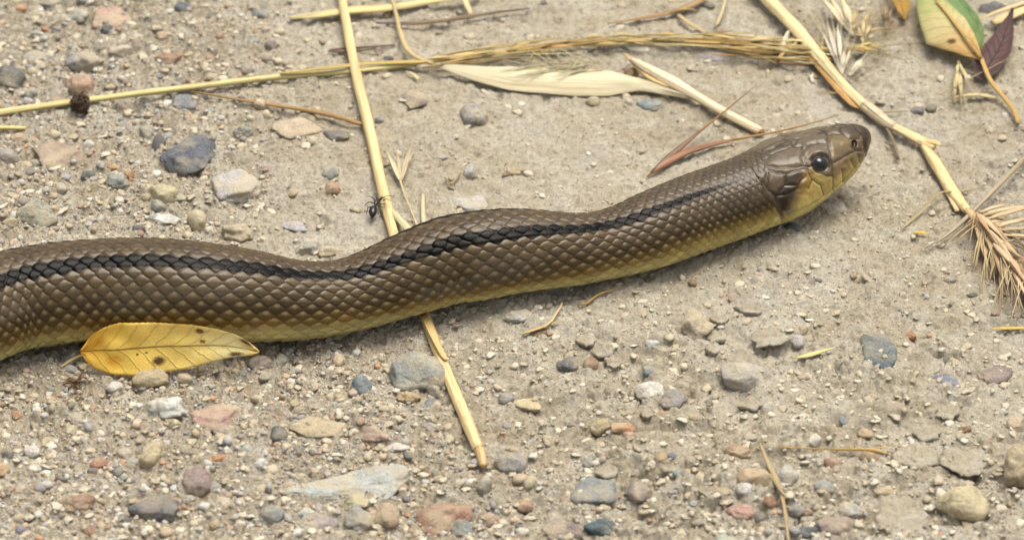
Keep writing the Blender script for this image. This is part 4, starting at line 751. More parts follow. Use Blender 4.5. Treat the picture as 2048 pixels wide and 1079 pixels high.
straw([(838, 160, 1.2), (826, 148, 1.4), (812, 143, 1.4)], [4, 4, 2], 'tiny pale straw chip below the horizontal straw', (222, 208, 160), .4)
straw([(1040, 668, 1.2), (1070, 659, 1.4), (1100, 645, 1.6), (1125, 605, 2.0)], [2.5, 3, 3, 1.5], 'bent pale grass bit in front of the snake’s middle', (206, 184, 132), .6, 'grass_bit', 'grass')
straw([(1046, 664, 1.0), (1080, 655, 1.2), (1124, 640, 1.0)], [2.5, 3, 1.5], 'straight pale grass bit crossing the bent one', (200, 172, 120), .6, 'grass_bit', 'grass')
straw([(1155, 609, 1.0), (1172, 607, 1.0), (1186, 596, 1.2), (1205, 585, 1.4), (1228, 579, 1.2)], [2, 3, 2.5, 2.5, 1.5], 'curled thin ochre rootlet at the snake’s belly', (176, 140, 76), .8, 'rootlet', 'root', None)
straw([(1586, 716, 1.0), (1612, 711, 1.3), (1640, 703, 1.3), (1672, 694, 1.0)], [1.5, 6, 5, 1], 'slim pale yellow husk lying on the smooth dust', (222, 204, 136), .45, 'seed_husk', 'husk', None)
straw([(1520, 886, 1.4), (1538, 930, 1.8), (1556, 965, 1.8), (1568, 1010, 2.2), (1578, 1090, 2.4)], [2.5, 4, 5, 3.5, 3], 'thin dry stalk standing over the dull tan stone', (190, 166, 122), .8, 'dry_stalk', 'grass', None)
straw([(1538, 948, 3), (1552, 965, 2.6), (1565, 985, 2.4), (1577, 996, 2)], [3, 4, 3, 1.5], 'short broken stalk tip beside the thin dry stalk', (176, 152, 112), .8, 'dry_stalk', 'grass', None)
straw([(1556, 893, 1.2), (1620, 896, 1.4), (1690, 898, 1.5), (1740, 899, 1.5), (1776, 907, 1.2)], [1.5, 2, 2.5, 4, 2.5], 'fine golden stem running to a brown pebble', (206, 172, 96), .8, 'grass_strand', 'grass')
straw([(1690, 893, 1.6), (1735, 898, 1.7), (1765, 893, 1.7), (1800, 889, 1.4)], [1, 1.5, 1.5, .8], 'hair-thin golden strand crossing the fine golden stem', (210, 180, 110), .8, 'grass_strand', 'grass')
straw([(1980, 657, 1.0), (2010, 656, 1.2), (2060, 655, 1.2)], [2, 5, 5], 'yellow husk sliver on the dust below the wheat ear', (216, 188, 110), .4, 'seed_husk', 'husk', None)
straw([(198, 645, 8), (215, 620, 9.5), (240, 590, 11.5), (270, 564, 13.5)], [1.8, 1.6, 1.4, .8], 'hair-thin pale awn resting on the snake above the yellow leaf', (206, 186, 140), .9, 'loose_awn', 'awn', None)
straw([(122, 733, 1.4), (150, 715, 1.8), (172, 708, 2.2)], [3, 4, 4], 'pale chip of straw poking out behind the yellow leaf', (206, 184, 134), .5)
straw([(2090, 275, 2.5), (2046, 320, 3.0), (1990, 378, 3.2), (1940, 428, 3.2), (1895, 468, 2.4), (1850, 497, 1.4)], [5, 5.5, 5, 5, 4, 1.2], 'weathered grey stalk crossing in front of the wheat ear', (170, 156, 130), .7, 'dry_stalk', 'grass', None)
straw([(1802, 458, 1.2), (1840, 425, 1.5), (1880, 386, 2.4), (1920, 384, 2.6), (1965, 374, 2.8)], [1.5, 2.5, 2.5, 2, 1.5], 'thin kinked tan stem beside the weathered grey stalk', (196, 172, 126), .8, 'grass_strand', 'grass')
straw([(1828, 466, 1), (1840, 464, 1.2), (1858, 468, 1)], [2, 4, 1.5], 'tiny bright yellow petal fragment on the dust', (222, 190, 70), .4, 'petal', 'petal', None)
straw([(1985, 46, 2.4), (2010, 36, 2.4), (2060, 14, 2.6)], [8, 13, 15], 'broad pale straw end beside the dark purple leaf', (216, 192, 140), .4)
straw([(1950, 44, 3.0), (1990, 26, 3.4), (2060, 2, 3.6)], [3, 5, 6], 'narrow pale straw lying on the broad straw end', (214, 194, 146), .6)
straw([(1455, -20, 2), (1448, 10, 2), (1436, 44, 1.6), (1430, 52, 1.4)], [3, 4, 4, 2], 'short upright pale stem end above the seed spike', (208, 184, 138), .8)
straw([(1356, 30, 1.4), (1380, 48, 1.6), (1412, 66, 1.4)], [4, 5, 3], 'short slanting pale chaff above the seed spike', (212, 188, 138), .5)
straw([(1215, 48, 1.0), (1270, 38, 1.3), (1330, 28, 1.5), (1380, 12, 1.7), (1415, -8, 1.7)], [2, 5, 7, 9, 8], 'curled brown leaf strip behind the seed spike', (164, 130, 90), .4, 'dry_leaf_strip', 'leaf', None)
straw([(1395, 22, 2.4), (1370, 18, 2.4), (1340, 24, 2.2)], [1, 2, 1.2], 'gold thread lying on the curled brown leaf strip', (206, 170, 100), .6)
straw([(1540, 118, 1.2), (1580, 128, 1.6), (1630, 124, 2.0), (1700, 105, 2.0)], [3, 4, 4, 2], 'pinkish brown stem curving under the thick straw', (176, 140, 104), .7, 'grass_strand', 'grass')
straw([(1553, 121, 2.4), (1570, 104, 2.8), (1590, 88, 3.2), (1604, 74, 3.4)], [4, 4.5, 4, 3], 'small tan straw chip propped on the seed spike', (202, 164, 112), .5)
straw([(1562, 108, 2.6), (1568, 84, 3.0), (1577, 62, 3.2)], [3, 6, 3], 'small white chaff scale on the seed spike', (222, 212, 184), .4)
straw([(890, 355, 1.0), (905, 368, 1.0), (922, 345, 1.2)], [1.5, 2, 1.5], 'tiny bent ochre grass fragment on the pale dust', (176, 146, 92), .8, 'grass_bit', 'grass')
straw([(1725, 222, 1.4), (1770, 224, 1.2), (1815, 222, 1.0)], [1.5, 3, 1.2], 'thin khaki blade fragment beside the thick straw joint', (170, 156, 110), .5, 'grass_bit', 'grass')
straw([(1900, 196, 1.2), (1950, 190, 1.5), (1995, 196, 1.3)], [2, 6, 4], 'flat pale husk strip under the drooping leaf', (206, 184, 136), .4, 'seed_husk', 'husk', None)

# broad cream sheath
def blade(name, P, wl, wr, nrm, parent, mat, c=(255, 255, 255), cup=.25, na=14, m=60, thick=.22, edge=None, wave=.0, seed=0, twist=None):
    """leaf or sheath: midline P, half widths (px) on each side, thin but solid"""
    P = np.asarray(P, float); Q = crom(P, m); u_ = np.linspace(0, 1, m)
    L_ = np.interp(u_, np.linspace(0, 1, len(wl)) if not isinstance(wl[0], tuple) else [k[0] for k in wl], wl if not isinstance(wl[0], tuple) else [k[1] for k in wl])*PXM
    R_ = np.interp(u_, np.linspace(0, 1, len(wr)) if not isinstance(wr[0], tuple) else [k[0] for k in wr], wr if not isinstance(wr[0], tuple) else [k[1] for k in wr])*PXM
    if edge: L_ = L_*(1+edge*np.abs(np.mod(u_*34, 1)-.5)); R_ = R_*(1+edge*np.abs(np.mod(u_*34+.4, 1)-.5))
    T = np.gradient(Q, axis=0); T /= np.linalg.norm(T, axis=1)[:, None]; N0 = np.asarray(nrm, float); 
    S_ = np.cross(N0, T); S_ /= np.linalg.norm(S_, axis=1)[:, None]; N = np.cross(T, S_)
    if twist is not None:
        a = np.interp(u_, np.linspace(0, 1, len(twist)), np.radians(twist))[:, None]; S_, N = S_*np.cos(a)+N*np.sin(a), N*np.cos(a)-S_*np.sin(a)
    x = np.linspace(-1, 1, na); wv = np.where(x[None] < 0, L_[:, None], R_[:, None]); wmax = max(L_.max(), R_.max())
    h = cup*wmax*(np.abs(x)[None]**2)*(wv/wmax)+wave*wmax*vnoise(u_[:, None]*9+seed, x[None]*1.5+np.zeros((m, 1)), seed=seed+2)
    G = Q[:, None]+S_[:, None]*(x[None]*wv)[..., None]+N[:, None]*h[..., None]; tk = thick*MM*(1-.7*np.abs(x)[None, :, None])
    top = G+N[:, None]*tk; bot = G-N[:, None]*tk*.2
    V_ = np.concatenate([top.reshape(-1, 3), bot.reshape(-1, 3)]); uvt = np.stack(np.broadcast_arrays(x[None], u_[:, None]), -1).reshape(-1, 2); uv = np.concatenate([uvt, uvt])
    i = np.arange(m*na).reshape(m, na); j = i+m*na
    F_ = list(np.stack([i[:-1, :-1], i[:-1, 1:], i[1:, 1:], i[1:, :-1]], -1).reshape(-1, 4))+list(np.stack([j[:-1, :-1], j[1:, :-1], j[1:, 1:], j[:-1, 1:]], -1).reshape(-1, 4))
    ring = np.concatenate([i[0, :], i[1:, -1], i[-1, -2::-1], i[-2:0:-1, 0]])
    for a, b in zip(ring, np.roll(ring, -1)): F_.append(np.array([b, a, a+m*na, b+m*na]))
    if mat is M_STRAW: uv = uv*np.array([2.2, 4.0])
    bb = np.array(parent.location) if parent is not None else local(V_)[1]
    o = link(name, mesh(name, V_-bb, F_, uv), parent, mat, jit(col(*c), .03))
    if parent is None: o.location = bb
    return o
PS = W([(858, 126, 3.2), (930, 139, 3.4), (1010, 149, 3.2), (1100, 155, 3.0), (1190, 158, 2.8), (1270, 165, 2.6), (1330, 181, 2.4), (1390, 197, 2.0)])
t = thing('straw_sheath', 'cream straw with a broad papery sheath fraying at one end', 'straw', PS[3])
blade('sheath', PS, [(0, 2), (.12, 16), (.3, 33), (.5, 40), (.62, 36), (.74, 17), (.88, 7), (1, 3)], [(0, 2), (.12, 12), (.3, 27), (.5, 34), (.62, 30), (.74, 13), (.88, 7), (1, 3)], (0, -.35, 1), t, M_STRAW, (238, 226, 184), -.26, 20, 70, .3, None, .05, 4)
stem('thin_end', W([(775, -30, 2.4), (790, 20, 2.6), (802, 70, 2.6), (815, 100, 2.8), (835, 116, 3.0), (866, 128, 3.3)]), [4, 4, 4.5, 6, 6, 5], t, (206, 180, 132), .7, 9, .05)
stem('stalk', W([(1262, 118, 3.6), (1300, 141, 3.2), (1350, 168, 2.8), (1400, 197, 2.4), (1460, 231, 2.0), (1522, 264, 1.6)]), [4, 12, 13, 12, 11.5, 10], t, (236, 220, 174), .8, 12, .06)
stem('split_end', W([(1250, 108, 3.4), (1275, 135, 3.0), (1305, 160, 2.6), (1345, 176, 2.4)]), [4, 6, 6, 3], t, (208, 182, 124), .5, 8, .06)
stem('cut_end', W([(1518, 262, 1.6), (1524, 265, 1.6), (1527, 267, 1.6)]), [10, 8, 4], t, (138, 98, 66), .8, 10, .05)
g = random.Random(9)
for i in range(70):
    x0 = g.uniform(1075, 1215); y0 = g.uniform(124, 142); L_ = g.uniform(24, 84); an = g.uniform(R(165), R(232)) if i % 3 else g.uniform(R(150), R(180))
    stem('fibre', W([(x0, y0, 3.4), (x0+math.cos(an)*L_*.5, y0+math.sin(an)*L_*.45, 3.9), (x0+math.cos(an)*L_, y0+math.sin(an)*L_*.85, 3.9)]), [1.3, 1.0, .4], t, (228, 216, 172), .8, 5, 0, m=6)
# awned seeds behind the neck
t = thing('awned_seed', 'forked pair of reddish brown awned seeds pointing at the snake’s neck', 'grass seed', W([(1300, 346)])[0])
stem('seed', W([(1294, 353, 1.0), (1325, 330, 1.6), (1368, 306, 1.8), (1420, 290, 1.6), (1468, 279, 1.4)]), [1.5, 8, 8.5, 6, 3], t, (164, 122, 92), .7, 8, .06)
stem('seed', W([(1302, 344, 1.6), (1330, 320, 2.2), (1362, 294, 2.6), (1400, 262, 3.0)]), [1.5, 6, 6.5, 3], t, (134, 104, 82), .7, 8, .06)
stem('awn', W([(1395, 266, 3.0), (1450, 222, 3.8), (1515, 168, 4.2)]), [3, 1.8, .7], t, (170, 128, 80), 1, 6, 0)
stem('awn', W([(1462, 280, 1.4), (1540, 266, 2.2), (1610, 250, 3.0), (1685, 228, 3.4)]), [3, 2.2, 1.6, .6], t, (190, 152, 92), 1, 6, 0)
# pale spikelet beside the upright straw
t = thing('grass_spikelet', 'pale three-pronged grass spikelet beside the upright straw', 'grass', W([(805, 365)])[0])
stem('stalk', W([(838, 462, 1.2), (822, 420, 1.4), (808, 385, 1.6), (801, 362, 1.8)]), [2.5, 2, 2, 3], t, (214, 196, 152), .8, 7, 0)
for a_, b_, c_w, wd in (((801, 364, 1.8), (772, 300, 2.6), (748, 255, 3.4), 12), ((803, 362, 1.8), (822, 290, 2.6), (826, 240, 3.6), 11), ((801, 358, 1.9), (793, 300, 2.8), (790, 262, 3.2), 8), ((797, 350, 1.6), (765, 314, 1.8), (758, 308, 2.0), 5), ((806, 348, 1.8), (830, 296, 2.4), (838, 284, 2.6), 5)):
    husk('husk', *W([a_, b_]), wd, t, g.choice([(216, 202, 164), (206, 190, 150)]), W([c_w])[0])

# thick broken straw leading to the wheat ear
P3 = W([(1500, -40, 3.0), (1548, 12, 2.8), (1592, 58, 2.8), (1640, 116, 2.6), (1690, 174, 2.4), (1736, 218, 2.2), (1762, 236, 2.1)])
t = thing('wheat_stalk', 'thick broken wheat straw with a joint and bristly ear', 'wheat', P3[4])
stem('stalk', P3, [14, 15, 14, 12, 13, 12, 12], t, (236, 212, 158), .7, 14, .12)
stem('split_sheath', W([(1578, 40, 3.2), (1610, 90, 2.2), (1650, 148, 2.0), (1700, 204, 1.8), (1722, 218, 1.6)]), [5, 9, 8, 8, 3], t, (190, 144, 84), .5, 9, .08)
stem('node', W([(1728, 210, 2.3), (1745, 224, 2.4), (1770, 244, 2.3), (1790, 255, 2.2)]), [12, 14.5, 13, 11], t, (206, 182, 148), .85, 12, .10)
stem('stalk', W([(1780, 250, 2.2), (1815, 268, 2.2), (1845, 284, 2.3), (1868, 296, 2.4)]), [11, 12, 11, 8], t, (234, 208, 152), .75, 12, .10)
stem('splinter', W([(1822, 274, 2.6), (1850, 282, 3.0), (1872, 286, 3.2), (1882, 292, 3.0)]), [4, 7, 6, 3], t, (216, 184, 118), .4, 8, .08)
stem('stalk', W([(1842, 283, 1.8), (1868, 322, 1.8), (1895, 366, 1.9), (1918, 400, 2.2), (1938, 425, 2.6)]), [8, 11, 12, 12, 10], t, (226, 198, 144), .6, 12, .12)
stem('splinter', W([(1846, 292, 1.4), (1875, 345, 1.4), (1897, 385, 1.4), (1915, 422, 1.4)]), [4, 6, 6, 5], t, (228, 206, 152), .45, 8, .06)
stem('rootlet', W([(1768, 246, 2.0), (1782, 272, 1.8), (1790, 292, 1.6), (1797, 318, 1.4)]), [4, 4, 4, 3], t, (138, 122, 96), .7, 7, .08)
stem('rootlet', W([(1787, 290, 1.6), (1778, 288, 1.5), (1768, 284, 1.4)]), [3, 3, 1.5], t, (138, 122, 96), .7, 6, .05)
g = random.Random(21)
E0, E1 = np.array([1948, 428]), np.array([2120, 640])
stem('rachis', W([(1935, 420, 3), (1975, 470, 4), (2040, 550, 4), (2110, 630, 3)]), [9, 11, 10, 6], t, (200, 170, 126), .8, 10, .08)
for i in range(46):                             # the ear's husks, pointing away from the stalk
    f = g.random(); bx, by = E0+(E1-E0)*f*.85; side = g.uniform(-1, 1); an = math.atan2(212, 172)+side*.75
    L_ = g.uniform(55, 105); z0 = 2.5+3.2*(1-abs(side)); tipz = z0+g.uniform(-.6, 1.5)
    a_, b_ = W([(bx+g.uniform(-6, 6)-side*7, by+g.uniform(-6, 6)+side*6, z0), (bx+math.cos(an)*L_, by+math.sin(an)*L_, max(1.0, tipz-1.5*abs(side)))])
    aw = W([(bx+math.cos(an)*L_*1.9, by+math.sin(an)*L_*1.9, max(1.2, tipz))])[0] if i % 2 else None
    husk('husk', a_, b_, g.uniform(10, 16), t, g.choice([(214, 186, 142), (198, 166, 126), (226, 204, 160), (176, 144, 110)]), aw)
for a_, b_ in (((1968, 440), (2110, 402)), ((1960, 432), (2060, 410)), ((1985, 450), (2120, 430)), ((1980, 462), (2120, 455)), ((2000, 470), (2120, 480)), ((1960, 425), (2020, 408)), ((1990, 455), (2060, 440))):
    husk('husk', *W([(*a_, 4.5), (*b_, 5.5)]), g.uniform(7, 11), t, (224, 200, 154))
for a_, b_ in (((1965, 455), (1946, 534)), ((1983, 475), (1960, 580)), ((1950, 440), (1888, 492)), ((1952, 450), (1912, 486)), ((1960, 470), (1958, 515)), ((1992, 520), (1980, 562)), ((1958, 430), (1925, 456)), ((1968, 460), (1952, 538)), ((1975, 420), (1940, 465))):
    stem('awn', W([(*a_, 4.0), ((a_[0]+b_[0])/2-3, (a_[1]+b_[1])/2, 3.4), (*b_, 1.4)]), [2.4, 2, 1.2], t, (206, 178, 128), .9, 6, 0)
for a_, b_, wd in (((1970, 455), (1972, 482), 10), ((1985, 472), (1998, 506), 13), ((1950, 425), (1948, 448), 8), ((1992, 448), (2006, 476), 12)): husk('husk', *W([(*a_, 5), (*b_, 4.2)]), wd, t, (212, 178, 134))

for i in range(60):
    f = g.random(); bx, by = E0+(E1-E0)*f*.7; an = math.atan2(212, 172)+g.uniform(-1.15, 1.0); L_ = g.uniform(60, 150)
    stem('awn', W([(bx+g.uniform(-10, 10), by+g.uniform(-8, 8), g.uniform(3, 6)), (bx+math.cos(an)*L_*.5, by+math.sin(an)*L_*.5, g.uniform(3, 6)), (bx+math.cos(an)*L_, by+math.sin(an)*L_, g.uniform(1.5, 6))]), [1.4, 1.1, .5], t, g.choice([(224, 198, 150), (206, 174, 126), (234, 214, 170)]), .9, 5, 0, m=7)
# loose grass heads tangled around the thick straw
def head(label, base, tips, c, seed):
    t_ = thing('grass_spikelet', label, 'grass', W([base])[0], 'loose grass heads around the thick straw')
    gg = random.Random(seed)
    for k_ in range(9):
        x, y, z = tips[k_ % len(tips)][:3]; e_ = gg.uniform(1.2, 1.9); a_ = W([(base[0]+(x-base[0])*.5+gg.uniform(-4, 4), base[1]+(y-base[1])*.5, z*.8)])[0]; b_ = W([(base[0]+(x-base[0])*e_+gg.uniform(-26, 26), base[1]+(y-base[1])*e_+gg.uniform(-12, 12), z+gg.uniform(-.5, 1.0))])[0]
        stem('awn', [a_, (a_+b_)/2+np.array([0, 0, .0004]), b_], [1.0, .8, .4], t_, c, 1, 5, 0, m=6)
    for (x, y, z, wd, aw) in tips:
        a_, b_ = W([base, (x, y, z)]); b0 = a_+(b_-a_)*.35
        stem('stalk', [a_, (a_+b0)/2, b0+(b_-b0)*.15], [1.6, 1.4, 1.4], t_, c, 1, 5, 0, m=6)
        husk('husk', b0, b_, wd, t_, c, W([aw])[0] if aw else None)
    return t_
WH = (224, 214, 186)
head('white bristly grass head fanning up behind the thick straw', (1684, 150, 2.4), [(1655, 50, 4, 10, (1650, 14, 5)), (1675, 50, 4.5, 11, (1690, 4, 6)), (1688, 100, 3.4, 9, (1700, 60, 4)), (1640, 56, 3.4, 8, (1630, 20, 3.6)), (1702, 96, 3, 6, (1724, 50, 4))], WH, 1)
head('large pale grass spikelet with long awns above the thick straw', (1706, 72, 2.0), [(1640, -6, 4, 15, None), (1656, -10, 4, 13, None), (1682, -8, 5, 15, None), (1694, 8, 4.5, 12, (1706, -20, 5)), (1660, 22, 3, 9, None)], (222, 208, 168), 2)
head('white split grass husk with long awns right of the thick straw', (1698, 152, 2.4), [(1726, 118, 3.2, 13, (1790, 74, 4)), (1732, 124, 3, 8, (1822, 44, 4.4)), (1716, 128, 2.6, 6, (1770, 100, 3))], (228, 218, 186), 3)
head('straw coloured grass spikelets bunched near the yellow leaf', (1700, 70, 1.6), [(1712, 20, 4, 9, (1708, -6, 5)), (1728, 74, 2.2, 8, None), (1745, 64, 2, 9, None), (1732, 44, 3, 8, (1748, 18, 3.4)), (1752, 20, 3, 7, None), (1770, 58, 2, 8, (1824, 60, 2)), (1712, 48, 3, 8, (1710, 20, 3))], (212, 186, 130), 4)
head('olive gold grass head lying low right of the thick straw', (1692, 96, 1.6), [(1740, 98, 2, 12, (1780, 102, 2)), (1760, 104, 2, 10, (1800, 105, 1.6)), (1735, 106, 1.6, 8, None), (1752, 88, 2.4, 9, (1790, 70, 2.6)), (1775, 96, 1.6, 8, None)], (206, 182, 108), 5)
head('brown grass awns standing beside the yellow leaf', (1772, 62, 1.6), [(1770, 8, 5, 9, (1772, -30, 6)), (1782, 16, 4, 4, None), (1790, 34, 3, 4, (1800, 24, 3)), (1762, 20, 3, 5, None)], (176, 150, 112), 6)
head('small pale grass floret cluster dangling below the green leaf', (1917, 118, 1.8), [(1908, 190, 2, 11, None), (1922, 196, 2.2, 11, (1918, 206, 1.8)), (1912, 176, 2.4, 9, None), (1908, 208, 1.6, 9, None), (1934, 164, 2, 8, None), (1914, 150, 2.4, 8, None), (1926, 148, 2.2, 7, None)], (218, 200, 150), 7)
head('tan brittle grass spikelet lying across the seed spike end', (1640, 92, 2.0), [(1668, 64, 3, 8, (1690, 40, 3.4)), (1676, 84, 2.4, 9, (1712, 80, 2.6)), (1662, 104, 2, 8, (1690, 116, 2)), (1652, 70, 3, 7, (1664, 44, 3.6)), (1686, 100, 2, 8, (1720, 112, 1.8))], (214, 190, 132), 8)
head('upright pale awned grass spikelet between straw and yellow leaf', (1724, 84, 1.6), [(1728, 40, 4, 8, (1732, 8, 5)), (1742, 50, 3, 8, (1764, 26, 3.6)), (1716, 52, 3, 7, (1716, 24, 3.6)), (1752, 72, 2, 8, (1790, 62, 2.2)), (1744, 92, 1.8, 8, (1776, 96, 1.6))], (222, 202, 152), 9)
head('short bleached grass spikelet under the thick straw’s middle', (1686, 190, 1.4), [(1672, 168, 2, 6, None), (1668, 186, 1.6, 6, (1662, 196, 1.2)), (1676, 176, 2, 6, (1668, 160, 2))], (214, 192, 132), 10)
for a_, b_, lb in (((1590, 30), (1598, -20), 'fine straight awn leaning from the thick straw’s torn lip'), ((1606, 56), (1640, 10), 'fine awn crossing beside the torn lip of straw'), ((1630, 52), (1655, 32), 'short fine awn next to the white grass head'), ((1704, 158), (1760, 126), 'low fine awn right of the thick straw'), ((1880, 190), (2060, 96), 'very fine pale awn stretching under the leaf stalk')):
    m_ = ((a_[0]+b_[0])/2, (a_[1]+b_[1])/2-2, 3.0); straw([(*a_, 2.4), m_, (*b_, 3.2)], [1.2, 1.0, .5], lb, (214, 194, 146), 1, 'loose_awn', 'awn', 'loose fine awns', 5, 0)

# leaves
Y1, Y2, Y3 = col(206, 152, 40), col(222, 182, 72), col(226, 206, 120)
M_YEL = m_leaf('yellow_leaf', [(.0, col(238, 184, 60, 1)), (.2, col(246, 212, 96, 1)), (.6, col(248, 222, 126, 1)), (.85, col(246, 234, 170, 1)), (1, col(236, 210, 126, 1))], col(170, 118, 44), [(-.55, .44, .17, col(92, 58, 30)), (.72, .655, .14, col(140, 88, 40)), (.2, .67, .09, col(128, 84, 40)), (-.7, .87, .22, col(128, 80, 36)), (.75, .92, .22, col(126, 78, 34)), (-.2, .38, .035, col(90, 64, 30)), (-.25, .33, .035, col(90, 64, 30)), (-.4, .02, .08, col(150, 96, 40)), (.5, .12, .2, col(240, 184, 62, 1)), (-.45, .2, .22, col(240, 186, 64, 1))], .2)
n_y = np.array([0, -math.sin(R(66)), math.cos(R(66))]); p0 = on(300, 748, .6*MM)
def on_plane(px, py, n_, p_): d = ray(px, py); return CAM+d*(((p_-CAM)@n_)/(d@n_))
PL = [on_plane(x, y, n_y, p0) for x, y in ((161, 702), (225, 698), (300, 693), (380, 690), (450, 691), (519, 702))]
tag(blade('fallen_leaf', PL, [(0, 3), (.03, 20), (.08, 34), (.18, 47), (.32, 53), (.45, 51), (.58, 44), (.7, 34), (.8, 25), (.9, 16), (.96, 10), (1, 1)], [(0, 3), (.03, 14), (.08, 32), (.16, 45), (.25, 52), (.36, 50), (.5, 45), (.62, 41), (.75, 33), (.86, 24), (.94, 13), (1, 1)], -n_y if False else n_y, None, M_YEL, cup=.14, na=22, m=140, thick=.28, edge=.04, wave=.09, seed=3), 'yellow serrated leaf with brown spots leaning against the snake', 'leaf')
M_GRN = m_leaf('green_yellow_leaf', [(.0, col(222, 172, 88)), (.28, col(230, 200, 134)), (.5, col(228, 214, 154)), (.72, col(204, 204, 132)), (1, col(160, 178, 104))], col(190, 146, 76), [(.55, .30, .16, col(112, 74, 30)), (.2, .10, .12, col(116, 78, 34))], .1)
M_GRN2 = m_leaf('green_leaf', [(.0, col(140, 160, 90)), (.4, col(132, 160, 98)), (1, col(140, 168, 108))], col(170, 180, 116), [], .15, .2)
PG = W([(1964, 121, 4.0), (1935, 82, 5.5), (1905, 40, 6.5), (1872, 2, 7), (1840, -40, 6)])
t = thing('drooping_leaf', 'curling leaf, green on one half, tan and spotted on the other', 'leaf', PG[1])
blade('leaf_blade', PG, [(0, 2), (.15, 14), (.3, 22), (.5, 26), (.75, 20), (1, 4)], [(0, 2), (.10, 18), (.25, 46), (.42, 74), (.6, 62), (.8, 40), (1, 4)], (0, -.55, 1), t, M_GRN, cup=-.18, na=18, m=60, thick=.3, wave=.06, seed=6)
blade('green_fold', W([(1962, 104, 3.0), (1958, 60, 4.0), (1935, 20, 5), (1900, -25, 5)]), [(0, 2), (.3, 10), (.6, 12), (1, 4)], [(0, 2), (.12, 8), (.2, 22), (.28, 14), (.45, 34), (.7, 40), (1, 8)][::1], (0, -.3, 1), t, M_GRN2, cup=.1, na=14, m=50, thick=.3, wave=.08, seed=8)
stem('leaf_stalk', W([(1962, 116, 4.0), (1980, 160, 3.2), (2008, 195, 2.4), (2030, 225, 1.8), (2036, 248, 1.2)]), [5, 5.5, 5, 5, 4], t, (206, 166, 100), .9, 9, .03)
stem('midrib', W([(1962, 116, 4.8), (1936, 82, 6.3), (1905, 40, 7.3), (1872, 0, 7.8)]), [4, 4, 4, 3], t, (206, 164, 92), .7, 8, .03)
M_PUR = m_leaf('dark_dry_leaf', [(.0, col(112, 92, 82)), (.4, col(108, 76, 70)), (.8, col(104, 78, 72)), (1, col(72, 58, 54))], col(92, 66, 60), [], .1, .4)
tag(blade('dry_leaf', W([(1955, 160, 1.2), (1975, 135, 1.6), (2000, 95, 2.6), (2014, 55, 3.6), (2026, 18, 3.8)]), [(0, 10), (.2, 27), (.45, 28), (.7, 16), (.88, 6), (1, 2)], [(0, 8), (.2, 30), (.45, 30), (.7, 17), (.88, 7), (1, 3)], (0, -.3, 1), None, M_PUR, cup=.35, na=14, m=50, thick=.3, wave=.06, seed=12), 'dark purplish dry leaf behind the drooping leaf’s stalk', 'leaf')
M_OCH = m_leaf('ochre_leaf', [(.0, col(214, 166, 70)), (.5, col(204, 160, 76)), (1, col(190, 170, 110))], col(176, 130, 60), [])
tag(blade('dry_leaf', W([(1809, 40, 1.6), (1803, 10, 2.6), (1792, -20, 3.4), (1775, -50, 3)]), [(0, 2), (.25, 16), (.6, 24), (1, 4)], [(0, 2), (.25, 14), (.6, 22), (1, 4)], (0, -.4, 1), None, M_OCH, cup=.25, na=12, m=40, thick=.3, wave=.08, seed=15), 'small ochre leaf tip beside the drooping green leaf', 'leaf')

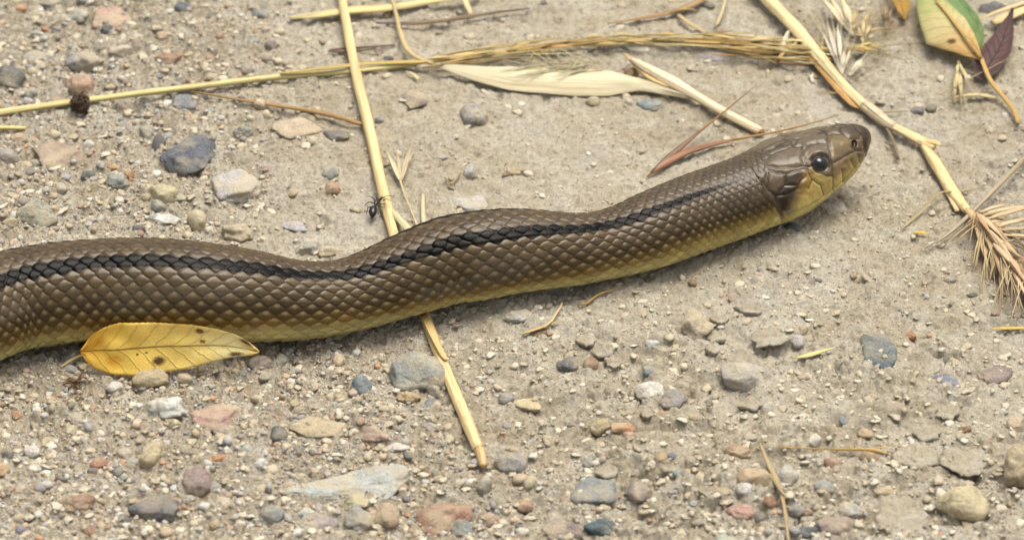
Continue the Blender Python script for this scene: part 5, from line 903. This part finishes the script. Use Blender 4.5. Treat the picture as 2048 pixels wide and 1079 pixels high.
# dark fuzzy burr on the horizontal straw
bp = W([(160, 205, 2.6)])[0]; t = thing('burr', 'dark fuzzy burr clinging to the long horizontal straw', 'burr', bp)
v, f = stone_shape('c', 404, 4); o = link('core', mesh('core', v*np.array([.0026, .0030, .0024]), f), t, M_MUD, col(78, 66, 54)); o.location = (0, 0, 0)
g = random.Random(33)
for i in range(60):
    a, b = g.uniform(0, 6.28), g.uniform(-.6, 1.4); d_ = np.array([math.cos(a)*math.cos(b), math.sin(a)*math.cos(b), math.sin(b)]); d2 = np.array([g.uniform(-1, 1) for _ in range(3)])
    stem('bristle', [bp+d_*.0018, bp+d_*.0026+d2*.0002, bp+d_*.0024+d2*.0011], [1.6, 1.6, 1.0], t, g.choice([(104, 88, 70), (136, 114, 88), (84, 70, 58)]), 1, 5, 0, m=5)
bp = W([(150, 768, 1.2)])[0]; t = thing('root_tuft', 'small brown tuft of rootlets in grit below the yellow leaf', 'root', bp)
for i in range(16):
    a = g.uniform(0, 6.28); r_ = g.uniform(.0015, .004); q_ = bp+np.array([math.cos(a)*r_, math.sin(a)*r_, g.uniform(-.0006, .0022)]); stem('rootlet', [bp+np.array([0, 0, g.uniform(-.0004, .0008)]), (bp+q_)/2+np.array([g.uniform(-.001, .001), g.uniform(-.001, .001), .0008]), q_], [2.2, 1.8, 1], t, (122, 92, 64), 1, 5, 0, m=7)

# ant on the upright straw
M_ANT = m_plain('ant_black', col(26, 20, 20), .28, .5)
A = W([(744, 436, 1.8), (745, 428, 2.2), (746, 420, 2.5), (749, 414, 2.7), (750, 411, 2.9), (752, 406, 3.2), (755, 402, 3.4), (758, 400, 3.4), (760, 399, 3.5), (764, 398, 3.6), (768, 399, 3.5)])
t = thing('ant', 'black ant climbing onto the upright straw', 'ant', W([(750, 412)])[0])
stem('body', A, [1, 7, 8, 5, 1.6, 4.5, 5, 3, 2.2, 5.5, 1.5], t, (30, 24, 24), 1, 14, 0, m=46, mat=M_ANT)
for pts in (((750, 408, 3), (738, 404, 4), (728, 412, .6)), ((752, 405, 3.2), (744, 394, 4.2), (733, 392, .8)), ((755, 402, 3.4), (752, 392, 4.4), (748, 384, 1.2)), ((750, 409, 3), (760, 413, 3.8), (770, 414, 2.6)), ((752, 407, 3.1), (764, 408, 4.2), (774, 406, 3.2)), ((748, 413, 2.8), (736, 415, 3.6), (733, 430, .6))):
    stem('leg', W(pts), [1.2, 1.0, .6], t, (30, 24, 24), 1, 6, 0, m=8, mat=M_ANT)
for pts in (((766, 397, 3.8), (772, 392, 4.6), (784, 391, 4.2)), ((766, 400, 3.8), (774, 398, 4.4), (782, 402, 3.8))): stem('antenna', W(pts), [.9, .8, .5], t, (30, 24, 24), 1, 5, 0, m=7, mat=M_ANT)
